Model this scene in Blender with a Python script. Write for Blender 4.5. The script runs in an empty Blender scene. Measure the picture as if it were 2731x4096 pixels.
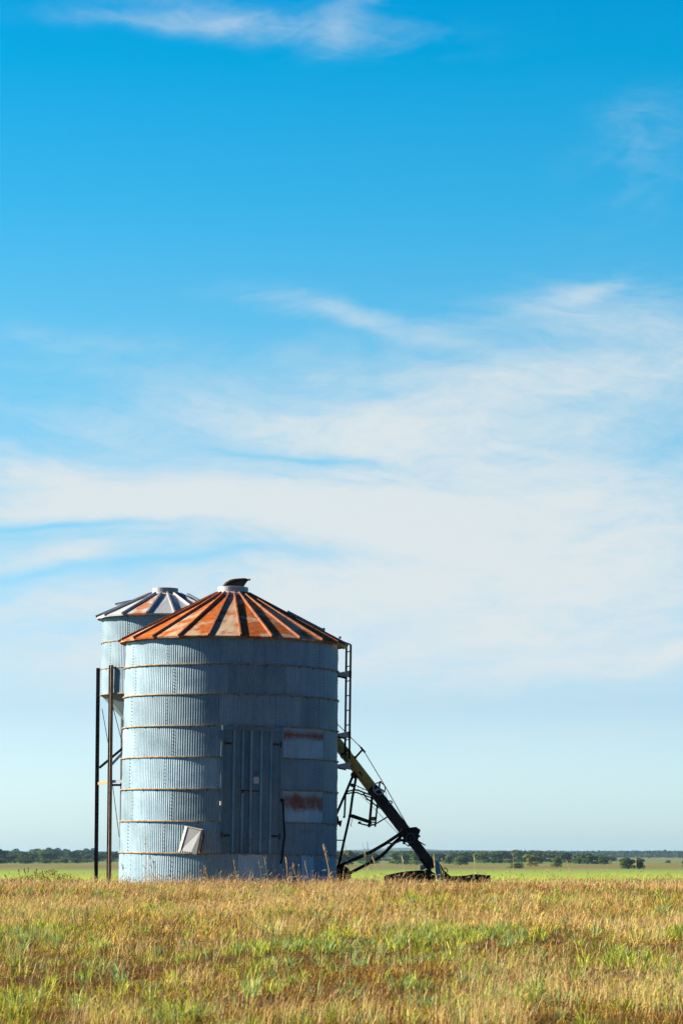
import bpy, bmesh, math, random
import numpy as np
from mathutils import Vector, Matrix
S = bpy.context.scene
C = S.collection
R = math.radians
# ------------------------------------------------------------------ camera
F, CX, CY = 11600.0, 1365.5, 2048.0        # focal length in photo pixels (100 mm lens), centre
PITCH = math.atan(1367 / F)
ZE = 0.72                                   # eye height above the ground at the bins
cd = bpy.data.cameras.new('camera'); cam = bpy.data.objects.new('camera', cd); C.objects.link(cam)
S.camera = cam
cam.location = (0, 0, ZE); cam.rotation_euler = (R(90) + PITCH, 0, 0)
cd.sensor_fit = 'VERTICAL'; cd.sensor_height = 36; cd.sensor_width = 24
cd.lens = F / 4096 * 36
cd.clip_start = 0.5; cd.clip_end = 30000
cd.dof.use_dof = True; cd.dof.focus_distance = 72; cd.dof.aperture_fstop = 6.3

def at(px, py, Y):
    """world point on the plane y=Y seen at photo pixel px, py"""
    dx, dy = (px - CX) / F, (CY - py) / F
    d = Vector((dx, math.cos(PITCH) - dy * math.sin(PITCH), math.sin(PITCH) + dy * math.cos(PITCH)))
    return Vector((0, 0, ZE)) + d * (Y / d.y)
def el_of(py): return PITCH - math.atan((py - CY) / F)
def hz(py, Y): return at(CX, py, Y).z

# ------------------------------------------------------------------ exposure, sky, sun
S.view_settings.view_transform = 'Standard'; S.view_settings.look = 'None'
S.view_settings.exposure = 1.65; S.view_settings.gamma = 1; S.view_settings.use_curve_mapping = False
SUN_AZ, SUN_EL = R(-80), R(28)
w = bpy.data.worlds.new('World'); S.world = w; w.use_nodes = True
nt = w.node_tree; N = nt.nodes; L = nt.links
bg = N['Background']; bg.inputs[1].default_value = 0.0505
def mth(nt, op, a, b=None, c=None, clamp=False):
    n = nt.nodes.new('ShaderNodeMath'); n.operation = op; n.use_clamp = clamp
    for i, v in enumerate((a, b, c)):
        if v is None: continue
        if isinstance(v, (int, float)): n.inputs[i].default_value = v
        else: nt.links.new(v, n.inputs[i])
    return n.outputs[0]
def mixc(nt, fac, a, b, mode='MIX'):
    n = nt.nodes.new('ShaderNodeMix'); n.data_type = 'RGBA'; n.blend_type = mode
    for i, v in ((0, fac), (6, a), (7, b)):
        if isinstance(v, (int, float)): n.inputs[i].default_value = v
        elif isinstance(v, (tuple, list)): n.inputs[i].default_value = (*v[:3], 1)
        else: nt.links.new(v, n.inputs[i])
    return n.outputs[2]
def noise(nt, vec, scale, detail=4, rough=.55, dist=0, lac=2.0):
    n = nt.nodes.new('ShaderNodeTexNoise'); n.inputs['Scale'].default_value = scale
    n.inputs['Detail'].default_value = detail; n.inputs['Roughness'].default_value = rough
    n.inputs['Distortion'].default_value = dist; n.inputs['Lacunarity'].default_value = lac
    if vec is not None: nt.links.new(vec, n.inputs['Vector'])
    return n.outputs[0]
def ramp(nt, fac, stops, interp='LINEAR'):
    n = nt.nodes.new('ShaderNodeValToRGB'); r = n.color_ramp; r.interpolation = interp
    while len(r.elements) < len(stops): r.elements.new(.5)
    for e, (p, c) in zip(r.elements, stops):
        e.position = p; e.color = (*c, 1) if isinstance(c, (tuple, list)) else (c, c, c, 1)
    if not isinstance(fac, (int, float)): nt.links.new(fac, n.inputs[0])
    return n.outputs[0]
def comb(nt, x, y, z):
    n = nt.nodes.new('ShaderNodeCombineXYZ')
    for i, v in enumerate((x, y, z)):
        if isinstance(v, (int, float)): n.inputs[i].default_value = v
        else: nt.links.new(v, n.inputs[i])
    return n.outputs[0]
def sep(nt, v):
    n = nt.nodes.new('ShaderNodeSeparateXYZ'); nt.links.new(v, n.inputs[0]); return n.outputs

sky = N.new('ShaderNodeTexSky'); sky.sky_type = 'NISHITA'; sky.sun_disc = False
sky.sun_elevation = SUN_EL; sky.sun_rotation = SUN_AZ
tc = N.new('ShaderNodeTexCoord')
sx, sy, sz = sep(nt, tc.outputs['Generated'])
AZ = mth(nt, 'ARCTAN2', sx, sy)
EL = mth(nt, 'ARCSINE', sz)
# deep clear blue above, paler air towards the horizon
gr = [(-.02, (1.05, 1.55, 2.0)), (.005, (1.15, 1.62, 2.35)), (.05, (.75, 1.0, 1.45)), (.108, (.47, .90, 1.17)),
      (.166, (.36, .91, 1.105)), (.222, (.12, .86, 1.13)), (.272, (.006, .81, 1.11)), (.30, (.003, .76, 1.12)), (.36, (.004, .62, .95)), (.5, (.02, .45, .75)), (1.0, (.06, .36, .65))]
tint = ramp(nt, mth(nt, 'MULTIPLY_ADD', EL, 1 / 1.02, .02 / 1.02), [((e + .02) / 1.02, tuple(v / 2.5 for v in c)) for e, c in gr])
skyc = mixc(nt, 1.0, sky.outputs[0], tint, 'MULTIPLY')
skyc = mixc(nt, 1.0, skyc, (2.5, 2.5, 2.5), 'MULTIPLY')
# cirrus: streaky noise in azimuth / elevation, gathered into banks
vec0 = comb(nt, mth(nt, 'MULTIPLY', AZ, 9), mth(nt, 'MULTIPLY', EL, 24), 0)
wn = N.new('ShaderNodeTexNoise'); wn.inputs['Scale'].default_value = .9; wn.inputs['Detail'].default_value = 5
L.new(vec0, wn.inputs['Vector'])
wr, wg, wb = sep(nt, wn.outputs[1])
AZw = mth(nt, 'ADD', AZ, mth(nt, 'MULTIPLY_ADD', wr, .07, -.035))
ELw = mth(nt, 'ADD', EL, mth(nt, 'MULTIPLY_ADD', wg, .034, -.017))
# fibres run up to the right
TF = .10
fu = mth(nt, 'MULTIPLY_ADD', ELw, math.sin(TF), mth(nt, 'MULTIPLY', AZw, math.cos(TF)))
fv = mth(nt, 'MULTIPLY_ADD', AZw, -math.sin(TF), mth(nt, 'MULTIPLY', ELw, math.cos(TF)))
fib = noise(nt, comb(nt, mth(nt, 'MULTIPLY', fu, 14), mth(nt, 'MULTIPLY', fv, 75), 3.1), 1.0, 7, .58, .4)
fib2 = noise(nt, comb(nt, mth(nt, 'MULTIPLY', fu, 45), mth(nt, 'MULTIPLY', fv, 170), 7.7), 1.0, 6, .6, .6)
TF2 = -.22
gu = mth(nt, 'MULTIPLY_ADD', ELw, math.sin(TF2), mth(nt, 'MULTIPLY', AZw, math.cos(TF2)))
gv = mth(nt, 'MULTIPLY_ADD', AZw, -math.sin(TF2), mth(nt, 'MULTIPLY', ELw, math.cos(TF2)))
fib3 = noise(nt, comb(nt, mth(nt, 'MULTIPLY', gu, 30), mth(nt, 'MULTIPLY', gv, 190), 1.7), 1.0, 8, .66, .8)
puff = noise(nt, comb(nt, mth(nt, 'MULTIPLY', AZw, 42), mth(nt, 'MULTIPLY', ELw, 70), 5.5), 1.0, 7, .62, .3)
fine = mth(nt, 'ADD', mth(nt, 'MULTIPLY_ADD', fib2, .30, mth(nt, 'MULTIPLY', fib, .40)), mth(nt, 'MULTIPLY_ADD', fib3, .30, mth(nt, 'MULTIPLY', puff, .30)))
def gauss(px, py, sxp, syp, tilt, amp):
    a0, e0 = (px - CX) / F, el_of(py)
    t = R(tilt)
    da, de = mth(nt, 'SUBTRACT', AZw, a0), mth(nt, 'SUBTRACT', ELw, e0)
    u = mth(nt, 'MULTIPLY_ADD', da, math.cos(t) / (sxp / F), mth(nt, 'MULTIPLY', de, math.sin(t) / (sxp / F)))
    v = mth(nt, 'MULTIPLY_ADD', da, -math.sin(t) / (syp / F), mth(nt, 'MULTIPLY', de, math.cos(t) / (syp / F)))
    q = mth(nt, 'MULTIPLY_ADD', u, u, mth(nt, 'MULTIPLY', v, v))
    return mth(nt, 'MULTIPLY', mth(nt, 'EXPONENT', mth(nt, 'MULTIPLY', q, -1.0)), amp)
feats = [  # direction (as photo pixel), half width, half height, tilt deg (up to the right positive), amount
    (1050, 80, 520, 65, -9, .27), (1560, 15, 240, 30, 12, .24), (600, 60, 330, 26, 2, .20), (1400, 130, 160, 50, 25, .20),
    (2620, 640, 260, 130, 30, .11),
    (2250, 1270, 420, 110, 8, .40), (2330, 1185, 220, 40, 20, .28), (1500, 1350, 480, 40, -14, .40), (1250, 1290, 160, 30, -14, .1),
    (2550, 1450, 500, 160, 10, .50), (1900, 1640, 900, 140, 3, .50), (900, 1620, 560, 70, -6, .42), (1500, 1520, 500, 70, -4, .28),
    (350, 1350, 420, 50, -8, .16), (250, 1650, 420, 60, -10, .30), (500, 1480, 500, 50, -6, .16),
    (1750, 1790, 800, 110, -6, .42), (900, 1930, 1150, 120, -4, .74), (150, 1870, 360, 90, -14, .48),
    (350, 2030, 900, 90, -2, .70), (2000, 2050, 1100, 280, 2, .72), (1300, 2130, 800, 80, -4, .60),
    (150, 2230, 500, 60, 2, .62), (2300, 2380, 1000, 230, 5, .54), (1400, 2520, 1200, 180, 4, .46),
    (300, 2420, 900, 70, 3, .50), (2500, 2640, 900, 110, 9, .50), (700, 2680, 1000, 130, 3, .34), (1300, 2300, 900, 120, 0, .35), (350, 2570, 900, 170, 2, .26),
    (2250, 2990, 600, 60, 2, .14), (1250, 1790, 400, 22, -7, -.42), (300, 2105, 480, 22, -3, -.48), (650, 2275, 700, 24, 3, -.34), (1350, 1900, 260, 20, -8, -.2),
]
acc = None
for f_ in feats:
    g = gauss(*f_); acc = g if acc is None else mth(nt, 'ADD', acc, g)
acc = mth(nt, 'MAXIMUM', acc, 0.0)
ragged = mth(nt, 'MULTIPLY', mth(nt, 'SUBTRACT', fine, .65), mth(nt, 'MULTIPLY', mth(nt, 'SQRT', mth(nt, 'MINIMUM', acc, .8)), 2.2))
cov = mth(nt, 'ADD', mth(nt, 'MULTIPLY', acc, .92), ragged)
cov = mth(nt, 'SMOOTH_MIN', cov, .93, .30)
cov = mth(nt, 'SMOOTH_MAX', cov, 0.0, .10)
cov = mth(nt, 'SUBTRACT', cov, .016)
cov = mth(nt, 'MAXIMUM', cov, 0.0)
skyc = mixc(nt, cov, skyc, (4.85, 5.15, 5.2))
# the bank of bright haze and cloud lies ahead; the unseen sky behind is dimmed and blued to deepen shade
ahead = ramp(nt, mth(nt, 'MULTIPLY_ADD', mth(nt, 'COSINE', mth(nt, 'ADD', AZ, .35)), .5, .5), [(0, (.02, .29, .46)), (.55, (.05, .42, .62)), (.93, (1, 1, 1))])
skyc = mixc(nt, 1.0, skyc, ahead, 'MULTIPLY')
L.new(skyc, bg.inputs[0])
w.cycles.sampling_method = 'MANUAL'; w.cycles.sample_map_resolution = 1024

sd = bpy.data.lights.new('sun', 'SUN'); so = bpy.data.objects.new('sun', sd); C.objects.link(so)
sd.energy = 5.0; sd.angle = R(.53); sd.color = (1, .87, .71)
sdir = Vector((math.sin(SUN_AZ) * math.cos(SUN_EL), math.cos(SUN_AZ) * math.cos(SUN_EL), math.sin(SUN_EL)))
so.rotation_euler = sdir.to_track_quat('Z', 'Y').to_euler(); so.location = (-60, 40, 60)

# ------------------------------------------------------------------ mesh helpers
class MB:
    def __init__(s): s.v = []; s.f = []; s.m = []; s.c = []; s.cur = 0; s.col = (1, 0, .5)
    def add(s, vs, fs):
        o = len(s.v); s.v += [tuple(v) for v in vs]; s.c += [s.col] * len(vs)
        for f in fs: s.f.append(tuple(i + o for i in f)); s.m.append(s.cur)
    def box(s, c, d, M=None):
        vs = [Vector((x * d[0] / 2, y * d[1] / 2, z * d[2] / 2)) for x in (-1, 1) for y in (-1, 1) for z in (-1, 1)]
        if M is not None: vs = [M @ v for v in vs]
        s.add([v + Vector(c) for v in vs], [(0, 1, 3, 2), (4, 6, 7, 5), (0, 4, 5, 1), (2, 3, 7, 6), (0, 2, 6, 4), (1, 5, 7, 3)])
    def tube(s, pts, r, n=8, cap=True, sq=False):
        pts = [Vector(p) for p in pts]; rs = r if isinstance(r, (list, tuple)) else [r] * len(pts)
        vs = []; prev = None
        for i, p in enumerate(pts):
            t = (pts[min(i + 1, len(pts) - 1)] - pts[max(i - 1, 0)]).normalized()
            if prev is None:
                a = Vector((0, 1, 0)) if abs(t.y) < .9 else Vector((1, 0, 0))
                u = t.cross(a).normalized()
            else: u = (prev - t * prev.dot(t)).normalized()
            prev = u; b = t.cross(u)
            for k in range(n):
                an = 2 * math.pi * (k + (.5 if sq else 0)) / n
                vs.append(p + (u * math.cos(an) + b * math.sin(an)) * rs[i])
        fs = [(i * n + k, i * n + (k + 1) % n, (i + 1) * n + (k + 1) % n, (i + 1) * n + k) for i in range(len(pts) - 1) for k in range(n)]
        if cap: fs += [tuple(range(n))[::-1], tuple(range((len(pts) - 1) * n, len(pts) * n))]
        s.add(vs, fs)
    def bar(s, a, b, wd, dp): # rectangular bar, wd across the view, dp in depth
        a, b = Vector(a), Vector(b); t = (b - a).normalized()
        y = Vector((0, 1, 0)); u = t.cross(y).normalized() * wd / 2; v = u.cross(t).normalized() * dp / 2
        vs = [p + i * u + j * v for p in (a, b) for i, j in ((-1, -1), (1, -1), (1, 1), (-1, 1))]
        s.add(vs, [(0, 1, 2, 3)[::-1], (4, 5, 6, 7), (0, 1, 5, 4), (1, 2, 6, 5), (2, 3, 7, 6), (3, 0, 4, 7)])
    def prism(s, front, back):
        n = len(front); vs = list(front) + list(back)
        s.add(vs, [tuple(range(n)), tuple(range(n, 2 * n))[::-1]] + [(i, i + n, (i + 1) % n + n, (i + 1) % n) for i in range(n)])
    def lathe(s, prof, n=32, c=(0, 0, 0)):
        vs = [(c[0] + r * math.sin(2 * math.pi * k / n), c[1] - r * math.cos(2 * math.pi * k / n), c[2] + z) for r, z in prof for k in range(n)]
        s.add(vs, [(i * n + k, i * n + (k + 1) % n, (i + 1) * n + (k + 1) % n, (i + 1) * n + k) for i in range(len(prof) - 1) for k in range(n)])
    def build(s, name, mats, parent=None, smooth=False, bevel=0):
        me = bpy.data.meshes.new(name); me.from_pydata(s.v, [], s.f)
        for m in (mats if isinstance(mats, (list, tuple)) else [mats]): me.materials.append(m)
        if any(s.m): me.polygons.foreach_set('material_index', s.m)
        at_ = me.color_attributes.new('Col', 'FLOAT_COLOR', 'POINT')
        at_.data.foreach_set('color', [x for c in s.c for x in (*c[:3], 1)])
        bm = bmesh.new(); bm.from_mesh(me); bmesh.ops.recalc_face_normals(bm, faces=bm.faces); bm.to_mesh(me); bm.free()
        if smooth: me.polygons.foreach_set('use_smooth', [True] * len(me.polygons))
        me.update()
        o = bpy.data.objects.new(name, me); C.objects.link(o)
        if bevel:
            b = o.modifiers.new('b', 'BEVEL'); b.width = bevel; b.segments = 2; b.limit_method = 'ANGLE'
        if parent is not None:
            o.parent = parent
        return o
def tag(o, label=None, cat=None, group=None, kind=None):
    if label: o['label'] = label
    if cat: o['category'] = cat
    if group: o['group'] = group
    if kind: o['kind'] = kind
    return o
def empty(name, loc, label, cat, group=None, rot=(0, 0, 0)):
    o = bpy.data.objects.new(name, None); C.objects.link(o); o.empty_display_size = .3
    o.location = loc; o.rotation_euler = rot
    return tag(o, label, cat, group)
def copy_tree(o, parent=None):
    c = o.copy(); C.objects.link(c)
    if parent is not None: c.parent = parent
    for ch in o.children: copy_tree(ch, c)
    return c

# ------------------------------------------------------------------ materials
def newmat(name):
    m = bpy.data.materials.new(name); m.use_nodes = True
    t = m.node_tree; b = t.nodes['Principled BSDF']
    return m, t, b
def ocoord(t, sc=(1, 1, 1)):
    n = t.nodes.new('ShaderNodeTexCoord'); mp = t.nodes.new('ShaderNodeMapping'); mp.inputs['Scale'].default_value = sc
    t.links.new(n.outputs['Object'], mp.inputs[0]); return mp.outputs[0]
def attr(t):
    n = t.nodes.new('ShaderNodeAttribute'); n.attribute_name = 'Col'; return n.outputs['Color']
def bump(t, b, h, strength=.3, dist=.01):
    n = t.nodes.new('ShaderNodeBump'); n.inputs['Strength'].default_value = strength; n.inputs['Distance'].default_value = dist
    t.links.new(h, n.inputs['Height']); t.links.new(n.outputs[0], b.inputs['Normal'])
def galvanised(name, c1, c2, metal=.55, rough=(.38, .6), rust1=(.23, .075, .02), rust2=(.10, .035, .015), rust_base=-.25, zrust=(1, 1, 1), spangle=26, pale=None, soft=.30, spec=.5, speck=.25):
    """weathered galvanised sheet: spangle, streaks, and rust where the sheet carries it (Col: tint, rust, random)"""
    m, t, b = newmat(name)
    r, g, bl = sep(t, attr(t))
    vec = ocoord(t)
    off = t.nodes.new('ShaderNodeVectorMath'); off.operation = 'ADD'
    t.links.new(vec, off.inputs[0]); t.links.new(comb(t, mth(t, 'MULTIPLY', bl, 31), mth(t, 'MULTIPLY', bl, 17), mth(t, 'MULTIPLY', bl, 7)), off.inputs[1])
    v = off.outputs[0]
    vz = t.nodes.new('ShaderNodeMapping'); vz.inputs['Scale'].default_value = zrust; t.links.new(v, vz.inputs[0])
    big = noise(t, v, 1.3, 5, .6); sp = noise(t, v, spangle, 3, .7)
    st = t.nodes.new('ShaderNodeMapping'); st.inputs['Scale'].default_value = (9, 9, .55); t.links.new(v, st.inputs[0])
    strk = noise(t, st.outputs[0], 1.0, 5, .65)
    f = mth(t, 'MULTIPLY_ADD', big, .4, mth(t, 'MULTIPLY_ADD', sp, .45, mth(t, 'MULTIPLY', strk, .4)))
    base = mixc(t, ramp(t, f, [(.45, 0), (.78, 1)]), c1, c2)
    base = mixc(t, 1.0, base, comb(t, r, r, r), 'MULTIPLY')
    rn = noise(t, vz.outputs[0], 2.2, 8, .68)
    rf = noise(t, v, 38, 4, .7)
    rm = mth(t, 'ADD', mth(t, 'MULTIPLY_ADD', g, 1.0, rust_base), mth(t, 'MULTIPLY_ADD', rf, speck, mth(t, 'MULTIPLY_ADD', rn, 1.5, -.725 - speck * .5)))
    rmask = ramp(t, rm, [(.10, 0), (soft, 1)])
    rc = mixc(t, ramp(t, noise(t, v, 7, 6, .7), [(.35, 0), (.65, 1)]), rust1, rust2)
    if pale is not None:
        base = mixc(t, ramp(t, noise(t, v, 3.0, 5, .6), [(.4, 0), (.62, 1)]), base, pale)
    col = mixc(t, rmask, base, rc)
    t.links.new(col, b.inputs['Base Color'])
    t.links.new(mth(t, 'MULTIPLY', mth(t, 'SUBTRACT', 1.0, rmask), metal), b.inputs['Metallic'])
    t.links.new(mth(t, 'ADD', mth(t, 'MULTIPLY_ADD', sp, rough[1] - rough[0], rough[0]), mth(t, 'MULTIPLY', rmask, .3)), b.inputs['Roughness'])
    b.inputs['Specular IOR Level'].default_value = spec
    bump(t, b, mth(t, 'MULTIPLY_ADD', rf, .6, big), .25, .006)
    return m
def rough_metal(name, c1, c2, c3, rough=.75, metal=.0, sc=6, mid=(.42, .6), spec=.3):
    m, t, b = newmat(name)
    v = ocoord(t)
    n1 = noise(t, v, sc, 7, .66); n2 = noise(t, v, sc * 7, 4, .7)
    c = mixc(t, ramp(t, n1, [(mid[0], 0), (mid[1], 1)]), c1, c2)
    c = mixc(t, ramp(t, n2, [(.52, 0), (.72, 1)]), c, c3)
    t.links.new(c, b.inputs['Base Color']); b.inputs['Roughness'].default_value = rough; b.inputs['Metallic'].default_value = metal; b.inputs['Specular IOR Level'].default_value = spec
    bump(t, b, n2, .35, .004)
    return m
def flat(name, c, rough=.7, metal=0.0):
    m, t, b = newmat(name)
    n = noise(t, ocoord(t), 14, 5, .65)
    t.links.new(mixc(t, n, tuple(x * .8 for x in c), tuple(x * 1.2 for x in c)), b.inputs['Base Color'])
    b.inputs['Roughness'].default_value = rough; b.inputs['Metallic'].default_value = metal; b.inputs['Specular IOR Level'].default_value = .12
    return m
def leafy(name, rough=.6, trans=.3, var=.0):
    """foliage coloured by its own per-leaf colour, letting some light through"""
    m, t, b = newmat(name)
    c = attr(t)
    d = t.nodes.new('ShaderNodeBsdfDiffuse'); tr = t.nodes.new('ShaderNodeBsdfTranslucent'); mx = t.nodes.new('ShaderNodeMixShader')
    mx.inputs[0].default_value = trans
    t.links.new(c, d.inputs[0]); t.links.new(c, tr.inputs[0]); t.links.new(d.outputs[0], mx.inputs[1]); t.links.new(tr.outputs[0], mx.inputs[2])
    t.links.new(mx.outputs[0], t.nodes['Material Output'].inputs[0])
    return m
M_wall = galvanised('galvanised_wall', (.118, .188, .240), (.235, .332, .392), metal=.35, zrust=(1, 1, .35), rust1=(.30, .11, .06), rust2=(.15, .055, .028), rust_base=-.42, soft=.42, speck=1.3)
M_door = galvanised('door_sheet', (.06, .13, .18), (.16, .28, .36), metal=.4, rust1=(.13, .075, .04), rust2=(.08, .045, .03), rust_base=-.42)
M_roof_rust = galvanised('rusty_roof_sheet', (.38, .27, .16), (.44, .36, .26), metal=.1, rough=(.5, .7), rust1=(.39, .10, .014), rust2=(.21, .048, .009), rust_base=-.10, spangle=12, spec=.10)
M_roof_grey = galvanised('grey_roof_sheet', (.31, .345, .36), (.43, .465, .48), metal=.2, rough=(.4, .6), rust1=(.34, .11, .02), rust2=(.25, .075, .02), rust_base=-.35)
M_rib = rough_metal('rusty_rib', (.27, .095, .035), (.15, .045, .02), (.34, .22, .14), .8, spec=.15)
M_rib_grey = rough_metal('grey_rib', (.27, .29, .32), (.2, .21, .23), (.16, .07, .04), .5, .3)
M_hoop = rough_metal('hoop_steel', (.36, .29, .16), (.17, .11, .06), (.24, .085, .025), .7, .1, 9)
M_bracket = galvanised('bracket_plate', (.30, .32, .34), (.44, .46, .48), metal=.5)
M_dark = rough_metal('dark_rusty_steel', (.026, .017, .014), (.042, .021, .014), (.08, .034, .016), .8, .0, 8, spec=.12)
M_black = flat('blackened_steel', (.010, .009, .009), .8)
M_leg = rough_metal('bin_leg_steel', (.016, .010, .011), (.010, .007, .008), (.04, .02, .012), .7, .1, 5)
M_leg_pale = rough_metal('pale_flange', (.30, .22, .15), (.2, .13, .08), (.2, .08, .03), .6, .1, 5)
M_yellow = rough_metal('worn_yellow_paint', (.72, .46, .075), (.55, .34, .07), (.06, .035, .02), .65, 0, 5, (.4, .7))
M_cast = rough_metal('grey_cast_iron', (.42, .44, .47), (.3, .3, .33), (.12, .1, .09), .5, .3, 10)
M_tube = rough_metal('rusted_tube', (.075, .036, .026), (.05, .028, .022), (.13, .05, .024), .75, 0, 4, spec=.15)
M_pulley = rough_metal('dark_pulley', (.06, .06, .065), (.04, .035, .035), (.09, .05, .03), .7, 0, 8)
M_white = rough_metal('bleached_sheet', (.66, .64, .60), (.55, .52, .48), (.4, .3, .2), .5, .1, 6)
M_orange = rough_metal('bright_rust', (.62, .25, .11), (.48, .17, .06), (.3, .1, .04), .8, 0, 6)
M_rubber = flat('perished_rubber', (.025, .022, .02), .85)
M_bolt = flat('bolt_head', (.07, .055, .05), .5, .3)
M_hatch = galvanised('hatch_sheet', (.105, .12, .135), (.16, .175, .19), metal=.3, rust_base=-.35)
M_frame = rough_metal('hatch_frame', (.40, .35, .28), (.33, .26, .19), (.24, .10, .04), .6, .15, 7)
M_lid = rough_metal('rusted_lid', (.055, .024, .014), (.03, .015, .010), (.10, .045, .02), .75, 0, 9)
M_leaf = leafy('grass_blade', trans=.26)
M_tree = leafy('tree_leaf', trans=.18)
M_bark = flat('bark', (.06, .045, .035), .9)

rng = np.random.default_rng(7)
random.seed(5)

# ------------------------------------------------------------------ terrain
def sstep(a, b, x):
    t = np.clip((x - a) / (b - a), 0, 1); return t * t * (3 - 2 * t)
def vnoise(x, y, seed=0):
    x = np.asarray(x, float); y = np.asarray(y, float)
    xi = np.floor(x).astype(np.int64); yi = np.floor(y).astype(np.int64); fx = x - xi; fy = y - yi
    fx = fx * fx * (3 - 2 * fx); fy = fy * fy * (3 - 2 * fy)
    def h(a, b):
        n = (a * 374761393 + b * 668265263 + seed * 1274126177) & 0x7fffffff
        n = ((n ^ (n >> 13)) * 1274126177) & 0x7fffffff
        return ((n ^ (n >> 16)) & 0xffff) / 65535.0
    return (h(xi, yi) * (1 - fx) + h(xi + 1, yi) * fx) * (1 - fy) + (h(xi, yi + 1) * (1 - fx) + h(xi + 1, yi + 1) * fx) * fy
def fbm(x, y, seed=0, o=3):
    s = 0; a = .5; tot = 0
    for i in range(o): s = s + a * vnoise(x * 2 ** i, y * 2 ** i, seed + i * 13); tot += a; a *= .55
    return s / tot
def ground(x, y):
    x = np.asarray(x, float); y = np.asarray(y, float)
    k = np.clip((y - 20) / 46, 0, 1)
    z = -.97 + .97 * (k * 1.15 - .15 * k ** 4) ** 1.0
    z = z - .30 * sstep(63, 84, y) - 2.32 * sstep(78, 230, y)
    near = 1 - sstep(58, 66, y) * (1 - sstep(80, 95, y))
    z = z + near * (.09 * (fbm(x * .35, y * .25, 3) - .5) + .13 * (fbm(x * 1.0, y * .7, 9) - .5) + .05 * (fbm(x * 2.9, y * 2.0, 15) - .5)) * (1 - sstep(150, 300, y))
    return z
def axis(parts):
    out = []
    for a, b, st in parts: out += list(np.arange(a, b, st))
    return np.array(out + [parts[-1][1]])
xs = axis([(-9000, -1000, 800), (-1000, -200, 50), (-200, -30, 10), (-30, -14, 1), (-14, 14, .2), (14, 30, 1), (30, 200, 10), (200, 1000, 50), (1000, 9000, 800)])
ys = axis([(-300, -20, 40), (-20, 10, 3), (10, 24, 1), (24, 90, .22), (90, 260, 4), (260, 1500, 30), (1500, 12000, 700)])
gx, gy = np.meshgrid(xs, ys); gz = ground(gx, gy)
nx, ny = len(xs), len(ys)
def np_mesh(name, V, faces, mats, col=None, smooth=False):
    me = bpy.data.meshes.new(name)
    me.vertices.add(len(V)); me.vertices.foreach_set('co', np.ascontiguousarray(V, np.float32).ravel())
    idx = np.concatenate([f.ravel() for f in faces]).astype(np.int32)
    tot = np.concatenate([np.full(len(f), f.shape[1], np.int32) for f in faces])
    st = np.concatenate([[0], np.cumsum(tot)[:-1]]).astype(np.int32)
    me.loops.add(len(idx)); me.loops.foreach_set('vertex_index', idx)
    me.polygons.add(len(tot)); me.polygons.foreach_set('loop_start', st)
    if smooth: me.polygons.foreach_set('use_smooth', np.ones(len(tot), bool))
    for m in (mats if isinstance(mats, list) else [mats]): me.materials.append(m)
    if col is not None:
        a = me.color_attributes.new('Col', 'FLOAT_COLOR', 'POINT')
        a.data.foreach_set('color', np.concatenate([col, np.ones((len(col), 1))], 1).astype(np.float32).ravel())
    me.update(calc_edges=True); me.validate()
    o = bpy.data.objects.new(name, me); C.objects.link(o); return o
ii = np.arange(nx * ny).reshape(ny, nx)
quads = np.stack([ii[:-1, :-1].ravel(), ii[:-1, 1:].ravel(), ii[1:, 1:].ravel(), ii[1:, :-1].ravel()], 1)
mg, t, b = newmat('meadow_ground')
geo = t.nodes.new('ShaderNodeNewGeometry'); pos = geo.outputs['Position']
X, Y, Z = sep(t, pos)
soil = mixc(t, ramp(t, noise(t, pos, 1.7, 6, .65), [(.35, 0), (.65, 1)]), (.04, .02, .008), (.09, .05, .016))
soil = mixc(t, ramp(t, noise(t, pos, .8, 5, .6), [(.5, 0), (.68, 1)]), soil, (.07, .085, .02))
# the hay meadow beyond the rise: mown bright strips, brown seeding strips
YW = mth(t, 'ADD', Y, mth(t, 'MULTIPLY_ADD', noise(t, comb(t, mth(t, 'MULTIPLY', X, .008), mth(t, 'MULTIPLY', Y, .004), 0), 1, 5, .6), 200, -100))
band = ramp(t, mth(t, 'MULTIPLY', YW, 1 / 1600), [(.05, (.25, .30, .035)), (.26, (.26, .325, .035)), (.34, (.17, .26, .04)), (.375, (.13, .205, .04)), (.405, (.135, .15, .045)), (.44, (.16, .108, .034)),
            (.52, (.15, .11, .034)), (.56, (.095, .155, .035)), (.66, (.095, .15, .035)), (.75, (.145, .135, .05)), (.95, (.11, .13, .05))])
fn = noise(t, comb(t, mth(t, 'MULTIPLY', X, .9), mth(t, 'MULTIPLY', Y, .05), 0), 1, 7, .7)
fn2 = noise(t, comb(t, mth(t, 'MULTIPLY', X, .06), mth(t, 'MULTIPLY', Y, .012), 4), 1, 5, .6)
far = mixc(t, mth(t, 'MULTIPLY', ramp(t, fn, [(.3, 0), (.75, 1)]), .55), band, mixc(t, 1, band, (.55, .62, .6), 'MULTIPLY'))
far = mixc(t, mth(t, 'MULTIPLY', ramp(t, fn2, [(.45, 0), (.7, 1)]), .45), far, (.20, .18, .06))
t.links.new(mixc(t, ramp(t, mth(t, 'MULTIPLY', Y, 1 / 200), [(.42, 0), (.55, 1)]), soil, far), b.inputs['Base Color'])
b.inputs['Roughness'].default_value = 1; b.inputs['Specular IOR Level'].default_value = .05
tag(np_mesh('ground', np.stack([gx.ravel(), gy.ravel(), gz.ravel()], 1), [quads], mg, smooth=True), kind='structure', label='grassy rise and the flat green meadow beyond it')

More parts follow.
